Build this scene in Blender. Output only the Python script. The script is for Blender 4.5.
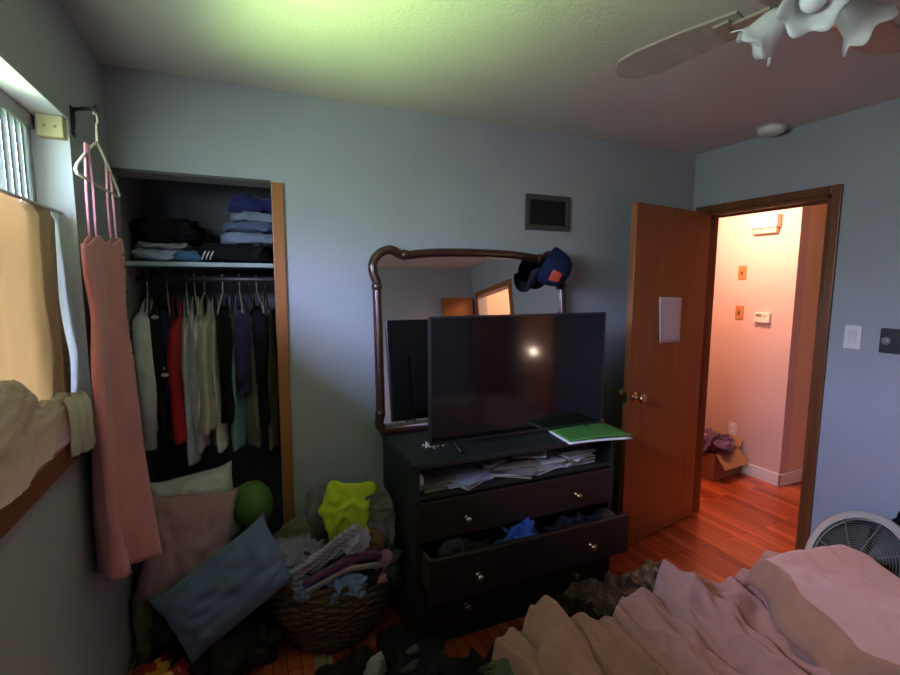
import bpy, bmesh, math, random
from mathutils import Vector, Matrix, Euler, noise
PI = math.pi
SC = bpy.context.scene
COL = SC.collection
for o in list(bpy.data.objects): bpy.data.objects.remove(o)

# ------------------------------------------------------------------ camera
CAM = Vector((0.4715, -2.3111, 1.5875)); YAW, PITCH, ROLL = 0.4081, -0.1157, 0.0035
fwd = Vector((math.sin(YAW)*math.cos(PITCH), math.cos(YAW)*math.cos(PITCH), math.sin(PITCH)))
rt0 = Vector((math.cos(YAW), -math.sin(YAW), 0)); up0 = rt0.cross(fwd)
rt = math.cos(ROLL)*rt0+math.sin(ROLL)*up0; up = -math.sin(ROLL)*rt0+math.cos(ROLL)*up0
cd = bpy.data.cameras.new('camera'); cam = bpy.data.objects.new('camera', cd); COL.objects.link(cam)
m = Matrix((rt, up, -fwd)).transposed().to_4x4(); m.translation = CAM; cam.matrix_world = m
cd.sensor_fit = 'HORIZONTAL'; cd.sensor_width = 36; cd.lens = 36*473.87/900; cd.clip_start = 0.02
SC.camera = cam

# ------------------------------------------------------------------ world: sky above, lawn colour below the horizon
SKY, LAWN = 114.0, 148.0
w = bpy.data.worlds.new('sky'); SC.world = w; w.use_nodes = True
nt = w.node_tree; nt.nodes.clear()
wo = nt.nodes.new('ShaderNodeOutputWorld'); bg = nt.nodes.new('ShaderNodeBackground')
tc = nt.nodes.new('ShaderNodeTexCoord'); sp = nt.nodes.new('ShaderNodeSeparateXYZ'); rp = nt.nodes.new('ShaderNodeValToRGB')
mp = nt.nodes.new('ShaderNodeMapRange'); mp.inputs['From Min'].default_value = -1; mp.inputs['From Max'].default_value = 1
nt.links.new(tc.outputs['Generated'], sp.inputs[0]); nt.links.new(sp.outputs['Z'], mp.inputs['Value'])
nt.links.new(mp.outputs[0], rp.inputs[0])
e = rp.color_ramp.elements
e[0].position = 0.0; e[0].color = (0.05, 0.07, 0.04, 1)
e[1].position = 1.0; e[1].color = (0.52, 0.57, 0.98, 1)
for pos, c in ((0.30, (0.09, 0.11, 0.10, 1)), (0.47, (0.20, 0.24, 0.24, 1)), (0.54, (0.28, 0.32, 0.36, 1)), (0.63, (0.57, 0.60, 0.98, 1))):
    q = e.new(pos); q.color = c
# the sunlit stretch of lawn straight out from the window
def ramp_of(sock, pts):
    r = nt.nodes.new('ShaderNodeMapRange'); r.interpolation_type = 'SMOOTHSTEP'
    r.inputs['From Min'].default_value, r.inputs['From Max'].default_value = pts
    nt.links.new(sock, r.inputs['Value']); return r.outputs[0]
def mul(a, b):
    r = nt.nodes.new('ShaderNodeMath'); r.operation = 'MULTIPLY'; nt.links.new(a, r.inputs[0])
    if hasattr(b, 'type'): nt.links.new(b, r.inputs[1])
    else: r.inputs[1].default_value = b
    return r.outputs[0]
lawn = mul(mul(ramp_of(sp.outputs['Z'], (-0.24, -0.42)), ramp_of(sp.outputs['Z'], (-0.70, -0.56))), mul(ramp_of(sp.outputs['Y'], (-0.75, -0.35)), ramp_of(sp.outputs['Y'], (0.30, -0.05))))
lawn = mul(lawn, ramp_of(sp.outputs['X'], (0.0, -0.3)))
bg.inputs[1].default_value = SKY
nt.links.new(rp.outputs[0], bg.inputs[0])
bg2 = nt.nodes.new('ShaderNodeBackground'); bg2.inputs[0].default_value = (0.42, 0.66, 0.20, 1); nt.links.new(mul(lawn, LAWN), bg2.inputs[1])
ad = nt.nodes.new('ShaderNodeAddShader'); nt.links.new(bg.outputs[0], ad.inputs[0]); nt.links.new(bg2.outputs[0], ad.inputs[1]); nt.links.new(ad.outputs[0], wo.inputs[0])

def light(name, kind, loc, energy, color, **kw):
    l = bpy.data.lights.new(name, kind); l.energy = energy; l.color = color
    for k, v in kw.items(): setattr(l, k, v)
    o = bpy.data.objects.new(name, l); COL.objects.link(o); o.location = loc
    return o
po = light('window_portal', 'AREA', (-0.14, -1.28, 1.93), 1, (1, 1, 1), shape='RECTANGLE', size=0.32, size_y=1.66)
po.rotation_euler = (0, -PI/2, 0); po.data.cycles.is_portal = True
light('hall_lamp', 'POINT', (3.66, 0.16, 2.22), 74, (1.0, 0.55, 0.36), shadow_soft_size=0.07)
light('rear_room_lamp', 'POINT', (3.56, -3.34, 0.77), 5, (1.0, 0.75, 0.6), shadow_soft_size=0.025)
light('rear_room_ceiling_lamp', 'POINT', (3.95, -2.75, 2.2), 40, (1.0, 0.56, 0.30), shadow_soft_size=0.08)

SC.view_settings.view_transform = 'Standard'; SC.view_settings.look = 'None'
SC.view_settings.exposure = 0.1; SC.view_settings.gamma = 1.0
try: SC.view_settings.use_curve_mapping = False
except Exception: pass
SC.cycles.max_bounces = 10; SC.cycles.diffuse_bounces = 4; SC.cycles.use_denoising = True
SC.cycles.caustics_reflective = False; SC.cycles.caustics_refractive = False
SC.cycles.sample_clamp_indirect = 4.0

# ------------------------------------------------------------------ materials
MATS = {}
def nodes(name):
    m = bpy.data.materials.new(name); m.use_nodes = True
    n = m.node_tree; b = n.nodes['Principled BSDF']
    return m, n, b
def mat(name, col, rough=0.7, metal=0.0, var=0.12, vscale=6.0, bump=0.0, bscale=60.0, spec=0.5, **kw):
    if name in MATS: return MATS[name]
    m, n, b = nodes(name)
    b.inputs['Roughness'].default_value = rough; b.inputs['Metallic'].default_value = metal
    b.inputs['Specular IOR Level'].default_value = spec
    t = n.nodes.new('ShaderNodeTexCoord')
    if var > 0:
        nz = n.nodes.new('ShaderNodeTexNoise'); nz.inputs['Scale'].default_value = vscale; nz.inputs['Detail'].default_value = 4
        n.links.new(t.outputs['Object'], nz.inputs['Vector'])
        r = n.nodes.new('ShaderNodeValToRGB'); r.color_ramp.elements[0].position = 0.3; r.color_ramp.elements[1].position = 0.7
        r.color_ramp.elements[0].color = tuple(c*(1-var) for c in col)+(1,)
        r.color_ramp.elements[1].color = tuple(min(1, c*(1+var)) for c in col)+(1,)
        n.links.new(nz.outputs['Fac'], r.inputs[0]); n.links.new(r.outputs[0], b.inputs['Base Color'])
    else: b.inputs['Base Color'].default_value = tuple(col)+(1,)
    if bump > 0:
        n2 = n.nodes.new('ShaderNodeTexNoise'); n2.inputs['Scale'].default_value = bscale; n2.inputs['Detail'].default_value = 3
        n.links.new(t.outputs['Object'], n2.inputs['Vector'])
        bp = n.nodes.new('ShaderNodeBump'); bp.inputs['Strength'].default_value = bump; bp.inputs['Distance'].default_value = 0.004
        n.links.new(n2.outputs['Fac'], bp.inputs['Height']); n.links.new(bp.outputs[0], b.inputs['Normal'])
    for k, v in kw.items():
        b.inputs[k].default_value = v
    MATS[name] = m; return m
def fabric(name, col, var=0.15, sheen=0.15):
    return mat('fabric_'+name, col, 0.92, 0, var, 14, 0.35, 420, 0.2, **{'Sheen Weight': sheen if max(col) > .08 else 0.0})
def wood(name, c0, c1, rough=0.35, axis=2, scale=1.0, coat=0.0):
    if name in MATS: return MATS[name]
    m, n, b = nodes(name)
    t = n.nodes.new('ShaderNodeTexCoord'); mpn = n.nodes.new('ShaderNodeMapping')
    s = [22*scale]*3; s[axis] = 1.3*scale; mpn.inputs['Scale'].default_value = s
    nz = n.nodes.new('ShaderNodeTexNoise'); nz.inputs['Scale'].default_value = 1.6; nz.inputs['Detail'].default_value = 6; nz.inputs['Distortion'].default_value = 0.6
    r = n.nodes.new('ShaderNodeValToRGB'); r.color_ramp.elements[0].position = 0.3; r.color_ramp.elements[1].position = 0.72
    r.color_ramp.elements[0].color = c0+(1,); r.color_ramp.elements[1].color = c1+(1,)
    n.links.new(t.outputs['Object'], mpn.inputs[0]); n.links.new(mpn.outputs[0], nz.inputs['Vector'])
    n.links.new(nz.outputs['Fac'], r.inputs[0]); n.links.new(r.outputs[0], b.inputs['Base Color'])
    b.inputs['Roughness'].default_value = rough; b.inputs['Coat Weight'].default_value = coat; b.inputs['Coat Roughness'].default_value = 0.2
    MATS[name] = m; return m
def stripes(name, cols, scale, axis=0, rough=0.9, wob=0.0):
    if name in MATS: return MATS[name]
    m, n, b = nodes(name); b.inputs['Roughness'].default_value = rough; b.inputs['Specular IOR Level'].default_value = 0.2
    t = n.nodes.new('ShaderNodeTexCoord'); wv = n.nodes.new('ShaderNodeTexWave')
    wv.bands_direction = 'XYZ'[axis]; wv.inputs['Scale'].default_value = scale; wv.inputs['Distortion'].default_value = wob
    r = n.nodes.new('ShaderNodeValToRGB'); r.color_ramp.interpolation = 'CONSTANT'
    r.color_ramp.elements[0].color = cols[0]+(1,); r.color_ramp.elements[1].position = 0.5; r.color_ramp.elements[1].color = cols[1]+(1,)
    n.links.new(t.outputs['Object'], wv.inputs['Vector']); n.links.new(wv.outputs['Fac'], r.inputs[0]); n.links.new(r.outputs[0], b.inputs['Base Color'])
    MATS[name] = m; return m
def blotch(name, cols, scale, rough=0.8):
    if name in MATS: return MATS[name]
    m, n, b = nodes(name); b.inputs['Roughness'].default_value = rough
    t = n.nodes.new('ShaderNodeTexCoord'); v = n.nodes.new('ShaderNodeTexVoronoi'); v.inputs['Scale'].default_value = scale
    nz = n.nodes.new('ShaderNodeTexNoise'); nz.inputs['Scale'].default_value = scale*0.8
    r = n.nodes.new('ShaderNodeValToRGB'); r.color_ramp.interpolation = 'CONSTANT'
    els = r.color_ramp.elements; els[0].color = cols[0]+(1,); els[1].position = 0.45; els[1].color = cols[1]+(1,)
    if len(cols) > 2: q = els.new(0.6); q.color = cols[2]+(1,)
    n.links.new(t.outputs['Object'], nz.inputs['Vector']); n.links.new(nz.outputs['Color'], v.inputs['Vector'])
    n.links.new(nz.outputs['Fac'], r.inputs[0]); n.links.new(r.outputs[0], b.inputs['Base Color'])
    MATS[name] = m; return m
def translucent(name, col, tcol, fac, vscale=8):
    if name in MATS: return MATS[name]
    m, n, b = nodes(name); b.inputs['Roughness'].default_value = 0.9; b.inputs['Base Color'].default_value = col+(1,); b.inputs['Specular IOR Level'].default_value = 0.1
    tl = n.nodes.new('ShaderNodeBsdfTranslucent'); tl.inputs[0].default_value = tcol+(1,)
    mx = n.nodes.new('ShaderNodeMixShader'); mx.inputs[0].default_value = fac
    out = [x for x in n.nodes if x.type == 'OUTPUT_MATERIAL'][0]
    n.links.new(b.outputs[0], mx.inputs[1]); n.links.new(tl.outputs[0], mx.inputs[2]); n.links.new(mx.outputs[0], out.inputs[0])
    t = n.nodes.new('ShaderNodeTexCoord'); nz = n.nodes.new('ShaderNodeTexNoise'); nz.inputs['Scale'].default_value = 300
    bp = n.nodes.new('ShaderNodeBump'); bp.inputs['Strength'].default_value = 0.3; bp.inputs['Distance'].default_value = 0.002
    n.links.new(t.outputs['Object'], nz.inputs['Vector']); n.links.new(nz.outputs['Fac'], bp.inputs['Height']); n.links.new(bp.outputs[0], b.inputs['Normal'])
    MATS[name] = m; return m
def thin_glass(name):
    m, n, b = nodes(name)
    g = n.nodes.new('ShaderNodeBsdfGlossy'); g.inputs['Roughness'].default_value = 0.02
    t = n.nodes.new('ShaderNodeBsdfTransparent'); t.inputs[0].default_value = (0.93, 0.96, 0.95, 1)
    mx = n.nodes.new('ShaderNodeMixShader'); mx.inputs[0].default_value = 0.06
    out = [x for x in n.nodes if x.type == 'OUTPUT_MATERIAL'][0]
    n.links.new(t.outputs[0], mx.inputs[1]); n.links.new(g.outputs[0], mx.inputs[2]); n.links.new(mx.outputs[0], out.inputs[0])
    return m
def emit(name, col, s):
    m, n, b = nodes(name); b.inputs['Base Color'].default_value = col+(1,)
    b.inputs['Emission Color'].default_value = col+(1,); b.inputs['Emission Strength'].default_value = s
    return m
def planks(name, c0, c1, rough):
    m, n, b = nodes(name)
    t = n.nodes.new('ShaderNodeTexCoord'); mpn = n.nodes.new('ShaderNodeMapping'); mpn.inputs['Rotation'].default_value = (0, 0, PI/2)
    br = n.nodes.new('ShaderNodeTexBrick'); br.inputs['Scale'].default_value = 1.0; br.inputs['Brick Width'].default_value = 0.85; br.inputs['Row Height'].default_value = 0.057
    br.inputs['Mortar Size'].default_value = 0.0012; br.inputs['Bias'].default_value = -0.1
    br.inputs['Color1'].default_value = c0+(1,); br.inputs['Color2'].default_value = c1+(1,); br.inputs['Mortar'].default_value = (0.02, 0.008, 0.004, 1)
    m2 = n.nodes.new('ShaderNodeMapping'); m2.inputs['Scale'].default_value = (30, 2, 1)
    nz = n.nodes.new('ShaderNodeTexNoise'); nz.inputs['Scale'].default_value = 1.5; nz.inputs['Detail'].default_value = 5
    r = n.nodes.new('ShaderNodeValToRGB'); r.color_ramp.elements[0].color = (0.55, 0.5, 0.5, 1); r.color_ramp.elements[1].color = (1.2, 1.2, 1.2, 1)
    mx = n.nodes.new('ShaderNodeMix'); mx.data_type = 'RGBA'; mx.blend_type = 'MULTIPLY'; mx.inputs[0].default_value = 1
    n.links.new(t.outputs['Object'], mpn.inputs[0]); n.links.new(mpn.outputs[0], br.inputs['Vector'])
    n.links.new(t.outputs['Object'], m2.inputs[0]); n.links.new(m2.outputs[0], nz.inputs['Vector']); n.links.new(nz.outputs['Fac'], r.inputs[0])
    n.links.new(br.outputs['Color'], mx.inputs[6]); n.links.new(r.outputs[0], mx.inputs[7]); n.links.new(mx.outputs[2], b.inputs['Base Color'])
    b.inputs['Roughness'].default_value = rough
    return m

M_wall = mat('wall_paint', (0.345, 0.365, 0.415), 0.75, 0, 0.04, 3, 0.25, 130)
M_ceil = mat('ceiling_paint', (0.62, 0.60, 0.58), 0.9, 0, 0.03, 3, 0.3, 90)
M_reveal = mat('reveal_paint', (0.76, 0.81, 0.86), 0.6, 0, 0.03, 4)
M_closet = mat('closet_shaded_paint', (0.20, 0.21, 0.25), 0.8, 0, 0.05, 4)  # same paint as the walls, closet shade put into a darker colour
M_hall = mat('hall_paint', (0.62, 0.43, 0.395), 0.7, 0, 0.03, 3, 0.2, 120)
M_hallside = mat('hall_side_paint', (0.74, 0.54, 0.36), 0.75, 0, 0.04, 3)
M_white = mat('white_trim', (0.75, 0.73, 0.70), 0.45, 0, 0.03)
M_floor = planks('floor_boards', (0.58, 0.125, 0.042), (0.26, 0.044, 0.016), 0.24)
M_door = wood('door_wood', (0.26, 0.085, 0.024), (0.35, 0.125, 0.036), 0.38, 2)
M_casing = wood('casing_wood', (0.11, 0.036, 0.012), (0.20, 0.066, 0.022), 0.35, 2)
M_casingh = wood('casing_wood_h', (0.11, 0.036, 0.012), (0.20, 0.066, 0.022), 0.35, 1)
M_jamb = wood('closet_jamb_wood', (0.26, 0.095, 0.030), (0.36, 0.14, 0.045), 0.4, 2)
M_sill = wood('sill_wood', (0.16, 0.050, 0.022), (0.25, 0.082, 0.035), 0.4, 1)
M_dk = wood('dresser_wood', (0.011, 0.006, 0.006), (0.020, 0.010, 0.009), 0.45, 0)
M_dtop = mat('dresser_black', (0.010, 0.014, 0.015), 0.5, 0, 0.2, 8)
M_mirrorwood = wood('mirror_wood', (0.028, 0.009, 0.006), (0.060, 0.020, 0.011), 0.28, 0, 1.0, 0.4)
M_brass = mat('aged_brass', (0.55, 0.38, 0.16), 0.3, 1.0, 0.1)
M_chrome = mat('dull_chrome', (0.6, 0.58, 0.55), 0.25, 1.0, 0.1)
M_black = mat('black_plastic', (0.012, 0.012, 0.013), 0.45, 0, 0.1)
M_plast = mat('white_plastic', (0.72, 0.72, 0.70), 0.4, 0, 0.03)
M_paper = mat('paper', (0.70, 0.68, 0.68), 0.85, 0, 0.05, 20)

# ------------------------------------------------------------------ mesh helpers
def link(name, bm, material, parent=None, smooth=False, sub=0, solid=0.0, bevel=0.0):
    bmesh.ops.recalc_face_normals(bm, faces=bm.faces)
    me = bpy.data.meshes.new(name); bm.to_mesh(me); bm.free()
    if isinstance(material, (list, tuple)):
        for q in material: me.materials.append(q)
    else: me.materials.append(material)
    if smooth:
        for p in me.polygons: p.use_smooth = True
    o = bpy.data.objects.new(name, me); COL.objects.link(o)
    if parent: o.parent = parent
    if solid: md = o.modifiers.new('solid', 'SOLIDIFY'); md.thickness = solid; md.offset = 0
    if bevel: md = o.modifiers.new('bevel', 'BEVEL'); md.width = bevel; md.segments = 2; md.limit_method = 'ANGLE'
    if sub: md = o.modifiers.new('sub', 'SUBSURF'); md.levels = sub; md.render_levels = sub
    return o
def tag(o, label, cat, group=None):
    o['label'] = label; o['category'] = cat
    if group: o['group'] = group
    return o
def thing(name, label, cat, loc=(0, 0, 0), rot=(0, 0, 0), group=None):
    o = bpy.data.objects.new(name, None); COL.objects.link(o); o.location = loc; o.rotation_euler = rot
    return tag(o, label, cat, group)
def struct(o): o['kind'] = 'structure'; return o
def B(): return bmesh.new()
def box(bm, lo, hi, M=None, mi=0):
    vs = []
    for x in (lo[0], hi[0]):
        for y in (lo[1], hi[1]):
            for z in (lo[2], hi[2]):
                p = Vector((x, y, z)); vs.append(bm.verts.new(M @ p if M else p))
    for f in ((0, 1, 3, 2), (4, 6, 7, 5), (0, 4, 5, 1), (2, 3, 7, 6), (0, 2, 6, 4), (1, 5, 7, 3)):
        fc = bm.faces.new([vs[i] for i in f]); fc.material_index = mi
    return vs
def boxes(*bs):
    bm = B()
    for lo, hi in bs: box(bm, lo, hi)
    return bm
def tube(bm, pts, r, n=10, cap=True, closed=False):
    pts = [Vector(p) for p in pts]; rings = []
    L = len(pts); prev = None
    for i, p in enumerate(pts):
        a = pts[(i-1) % L] if (closed or i > 0) else p; b = pts[(i+1) % L] if (closed or i < L-1) else p
        t = (b-a).normalized()
        if prev is None:
            u = t.orthogonal().normalized()
        else:
            u = (prev - t*prev.dot(t)); u = u.normalized() if u.length > 1e-6 else t.orthogonal().normalized()
        prev = u; v = t.cross(u)
        rr = r[i] if isinstance(r, (list, tuple)) else r
        rings.append([bm.verts.new(p+u*rr*math.cos(2*PI*k/n)+v*rr*math.sin(2*PI*k/n)) for k in range(n)])
    rng = range(L) if closed else range(L-1)
    for i in rng:
        a, b = rings[i], rings[(i+1) % L]
        for k in range(n): bm.faces.new((a[k], a[(k+1) % n], b[(k+1) % n], b[k]))
    if cap and not closed:
        bm.faces.new(rings[0][::-1]); bm.faces.new(rings[-1])
def lathe(bm, prof, n=32, M=None, cap0=True, cap1=True, ruff=None):
    rings = []
    for j, (r, z) in enumerate(prof):
        row = []
        for k in range(n):
            a = 2*PI*k/n; rr, zz = r, z
            if ruff: rr, zz = ruff(j, a, r, z)
            p = Vector((rr*math.cos(a), rr*math.sin(a), zz)); row.append(bm.verts.new(M @ p if M else p))
        rings.append(row)
    for i in range(len(rings)-1):
        for k in range(n): bm.faces.new((rings[i][k], rings[i][(k+1) % n], rings[i+1][(k+1) % n], rings[i+1][k]))
    if cap0: bm.faces.new(rings[0][::-1])
    if cap1: bm.faces.new(rings[-1])
def grid(bm, fn, nu, nv, closeu=False):
    vs = [[bm.verts.new(fn(i/nu, j/nv)) for j in range(nv+1)] for i in range(nu if closeu else nu+1)]
    n = len(vs)
    for i in range(nu):
        a, b = vs[i], vs[(i+1) % n]
        for j in range(nv): bm.faces.new((a[j], b[j], b[j+1], a[j+1]))
    return vs
def ell(bm, c, r, n=16, M=None):
    s = bmesh.ops.create_uvsphere(bm, u_segments=n, v_segments=max(6, n//2), radius=1.0)
    for v in s['verts']:
        p = Vector((v.co.x*r[0], v.co.y*r[1], v.co.z*r[2]))
        if M: p = M @ p
        v.co = p+Vector(c)
def nz(p, s, seed=0): return noise.noise(Vector(p)*s+Vector((seed*7.31, seed*3.17, seed*11.7)))
def lump(center, size, yaw=0, seed=1, amp=0.02, freq=9.0, square=0.75, sub=5, pitch=0, roll=0, flat=True, stretch=(1, 1, 1), sharp=True):
    """a rounded crumpled body of cloth"""
    bm = B(); bmesh.ops.create_icosphere(bm, subdivisions=sub, radius=1.0)
    R = Euler((pitch, roll, yaw)).to_matrix(); hx, hy, hz = size[0]/2, size[1]/2, size[2]/2
    for v in bm.verts:
        n = v.co.normalized()
        q = Vector([math.copysign(abs(c)**square, c) for c in n]); q = Vector((q.x*hx, q.y*hy, q.z*hz))
        st = Vector((q.x*stretch[0], q.y*stretch[1], q.z*stretch[2]))
        wp = st+0.07*Vector((nz(st, 8, seed+1), nz(st, 8, seed+2), nz(st, 8, seed+3)))
        d = 1.6*math.exp(-(nz(wp, freq*.8, seed)/.17)**2)-.6+.7*nz(st, freq*.5, seed+9) if sharp else nz(wp, freq, seed)
        d2 = (1.6*math.exp(-(nz(wp, freq*1.7, seed+5)/.16)**2)-.6) if sharp else nz(st, freq*2.3, seed+5)
        d = d*amp+d2*amp*0.45
        q = q+n*d
        if flat: q.z = max(q.z, -hz)
        v.co = R @ q+Vector(center)
    return bm
def ribbon(path, width, seed=1, amp=0.012, thick=0.012, nu=40, nv=12, side=None, folds=3):
    """a long crumpled strip of cloth laid along a path"""
    P = [Vector(p) for p in path]
    def at(t):
        f = t*(len(P)-1); i = min(int(f), len(P)-2); f -= i
        a, b, c, d = P[max(i-1, 0)], P[i], P[i+1], P[min(i+2, len(P)-1)]
        return 0.5*((2*b)+(c-a)*f+(2*a-5*b+4*c-d)*f*f+(3*b-a-3*c+d)*f**3)
    bm = B(); upv = Vector((0, 0, 1))
    def fn(sgn):
        def f(u, v):
            p = at(u); t = (at(min(u+.01, 1))-at(max(u-.01, 0))).normalized()
            s = Vector(side) if side else t.cross(upv).normalized(); n = s.cross(t).normalized()
            e = 1-(2*v-1)**4*0.8
            wv = math.sin(v*folds*2*PI+3*nz((u, 0, 0), 3, seed))*amp+nz(p+s*v, 14, seed)*amp
            return p+s*(v-.5)*width*(1+.2*nz((u, 1, 0), 4, seed))+n*(wv+sgn*thick*e/2)
        return f
    a = grid(bm, fn(1), nu, nv); b = grid(bm, fn(-1), nu, nv)
    for i in range(nu):
        bm.faces.new((a[i][0], b[i][0], b[i+1][0], a[i+1][0])); bm.faces.new((a[i][nv], a[i+1][nv], b[i+1][nv], b[i][nv]))
    for j in range(nv):
        bm.faces.new((a[0][j], a[0][j+1], b[0][j+1], b[0][j])); bm.faces.new((a[nu][j], b[nu][j], b[nu][j+1], a[nu][j+1]))
    return bm
def face_dir(loc, d, roll=0):
    """matrix with local +Z along d"""
    q = Vector(d).to_track_quat('Z', 'Y').to_matrix().to_4x4(); q = q @ Matrix.Rotation(roll, 4, 'Z'); q.translation = Vector(loc); return q

# ------------------------------------------------------------------ room shell
W, H, YR = 3.217, 2.42, -3.35
WT = 0.12
XH, YH = 4.27, -0.057                     # hall: far wall plane and its outer corner
struct(link('floor', boxes(((-0.3, YR-0.2, -0.1), (6.2, 3.2, 0))), M_floor))
struct(link('ceiling', boxes(((-0.3, YR-0.2, H), (6.2, 3.2, H+0.1))), M_ceil))
WY0, WY1, WZ0, WZ1 = -2.10, -0.462, 1.15, 2.08
struct(link('wall_left', boxes(((-WT, YR-WT, 0), (0, 0, WZ0)), ((-WT, YR-WT, WZ1), (0, 0, H)), ((-WT, YR-WT, WZ0), (0, WY0, WZ1)), ((-WT, WY1, WZ0), (0, 0.80, WZ1)), ((-WT, 0, 0), (0, 0.80, WZ0)), ((-WT, 0, WZ1), (0, 0.80, H))), M_wall))
CX, CZ = 0.605, 2.022
struct(link('wall_back', boxes(((CX+.02, 0, 0), (W+WT, WT, H)), ((0, 0, CZ), (CX+.02, WT, H))), M_wall))
DY0, DY1, DZ = -0.822, -0.080, 2.035          # bedroom door opening in the right wall
RY0, RY1, RZ = -3.20, -2.42, 2.03            # second opening of the right wall, beside the rear wall
struct(link('wall_right', boxes(((W, DY1, 0), (W+WT, WT, H)), ((W, RY1, 0), (W+WT, DY0, H)), ((W, DY0, DZ), (W+WT, DY1, H)), ((W, YR-WT, 0), (W+WT, RY0, H)), ((W, RY0, RZ), (W+WT, RY1, H))), M_wall))
struct(link('wall_rear', boxes(((-WT, YR-WT, 0), (W+WT, YR, H))), M_wall))
struct(link('added_sky_blocker', boxes(((-.80, YR-.4, 2.46), (-WT, 1.0, 2.54))), M_white))  # unseen slab added outside to keep high sky light off the floor
# closet interior
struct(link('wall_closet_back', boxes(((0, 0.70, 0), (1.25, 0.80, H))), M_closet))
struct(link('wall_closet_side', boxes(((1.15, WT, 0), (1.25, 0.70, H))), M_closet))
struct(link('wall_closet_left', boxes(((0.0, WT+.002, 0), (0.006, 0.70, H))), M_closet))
# hall
struct(link('wall_hall_far', boxes(((XH, YH, 0), (XH+.1, 3.1, H))), M_hall))
struct(link('wall_hall_side', boxes(((XH+.1, YH, 0), (6.1, YH+.1, H))), M_hallside))
struct(link('wall_hall_end', boxes(((W+WT, 2.9, 0), (XH, 3.0, H)), ((6.0, -2.2, 0), (6.1, YH, H)), ((W+WT, -2.2, 0), (6.0, -2.1, H))), M_hall))
struct(link('wall_hall_near', boxes(((W+WT-.1, WT, 0), (W+WT, 2.9, H))), M_hall))
# small lit room behind the rear opening
struct(link('wall_rear_room', boxes(((4.6, -3.5, 0), (4.7, -2.2, H)), ((W+WT, -3.6, 0), (4.7, -3.5, H))), M_hall))
bb = B(); 
for lo, hi in (((XH-.014, YH-.014, 0), (XH, 2.9, 0.10)), ((XH-.014, YH-.014, 0), (6.0, YH, 0.10))): box(bb, lo, hi)
struct(link('baseboard_hall', bb, M_white, bevel=0.004))
struct(link('baseboard_left', boxes(((0, YR, 0), (0.014, -0.005, 0.09))), mat('painted_baseboard', (0.33, 0.34, 0.27), 0.6), bevel=0.004))
struct(link('baseboard_right', boxes(((W-.014, RY1+.07, 0), (W, DY0-.066, 0.09))), MATS['painted_baseboard'], bevel=0.004))
struct(link('baseboard_back', boxes(((0.66, -.014, 0), (W-.1, 0, 0.09))), MATS['painted_baseboard'], bevel=0.004))
# door casing and jambs
t = B(); cw = 0.044
box(t, (W-.016, DY0-cw, 0), (W, DY0, DZ+cw)); box(t, (W-.016, DY0, DZ), (W, DY1+.045, DZ+cw)); box(t, (W-.016, DY1, 0), (W, DY1+.045, DZ))
box(t, (W-.008, DY0-.001, 0), (W+WT+.005, DY0+.02, DZ)); box(t, (W-.008, DY1-.02, 0), (W+WT+.005, DY1+.001, DZ)); box(t, (W-.008, DY0, DZ-.02), (W+WT+.005, DY1, DZ+.001))
box(t, (W+.055, DY0+.02, 0), (W+.075, DY0+.026, DZ-.02)); box(t, (W+.055, DY0+.02, DZ-.032), (W+.075, DY1-.02, DZ-.02))
struct(link('trim_1', t, M_casing, bevel=0.004))
sp_ = link('strike_plate', boxes(((W+.01, DY0+.019, .90), (W+.045, DY0+.0225, .99))), M_brass); sp_['kind'] = 'structure'; sp_.parent = bpy.data.objects['trim_1']
# closet jamb
t = boxes(((CX-.006, -.016, 0), (CX+.045, 0.0, CZ+.004)), ((CX, 0.0, 0), (CX+.02, WT, CZ)))
struct(link('trim_2', t, M_jamb, bevel=0.003))
struct(link('trim_3', boxes(((0, -.006, CZ), (CX-.006, 0.001, CZ+.012))), mat('dark_track', (0.05, .05, .055), .6)))
# casing and louvred blind of the rear opening
t = boxes(((W-.016, RY0-.06, 0), (W, RY0, RZ+.06)), ((W-.016, RY1, 0), (W, RY1+.06, RZ+.06)), ((W-.016, RY0, RZ), (W, RY1, RZ+.06)))
struct(link('trim_4', t, M_door, bevel=0.004))
d2 = struct(link('door_2', boxes(((W-.47, YR+.03, .01), (W-.045, YR+.065, RZ))), M_door, bevel=.003))
k = B(); ell(k, (W-.41, YR+.10, .95), (.027, .027, .027)); tube(k, [(W-.41, YR+.06, .95), (W-.41, YR+.09, .95)], .012)
link('door_knob', k, M_brass, d2, True)
# window: frame, sash, glass, sill
fr = B(); fx0, fx1 = -0.118, -0.104
box(fr, (fx0, WY0, WZ1-.05), (fx1, WY1, WZ1)); box(fr, (fx0, WY0, WZ0), (fx1, WY1, WZ0+.05)); box(fr, (fx0, WY1-.035, WZ0), (fx1, WY1, WZ1)); box(fr, (fx0, WY0, WZ0), (fx1, WY0+.05, WZ1))
box(fr, (fx0, -1.33, WZ0), (fx1, -1.28, WZ1))
win = struct(link('window_1', fr, mat('window_vinyl', (0.60, .62, .60), .4, 0, .03), bevel=.004))
link('window_pane', boxes(((-.113, WY0+.05, WZ0+.05), (-.110, WY1-.035, WZ1-.05))), thin_glass('pane_glass'), win)['kind'] = 'structure'
rv = B()
box(rv, (-.104, WY1-.004, WZ0), (0.001, WY1, WZ1)); box(rv, (-.104, WY0, WZ1-.004), (0.001, WY1, WZ1)); box(rv, (-.104, WY0, WZ0), (.001, WY0+.004, WZ1))
struct(link('trim_5', rv, M_reveal))
struct(link('trim_6', boxes(((-.104, WY0, WZ0-.002), (0.0, WY1, WZ0+.004)), ((0, WY0-.08, WZ0-.058), (0.022, -0.475, WZ0+.004))), M_sill, bevel=.004))

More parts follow.
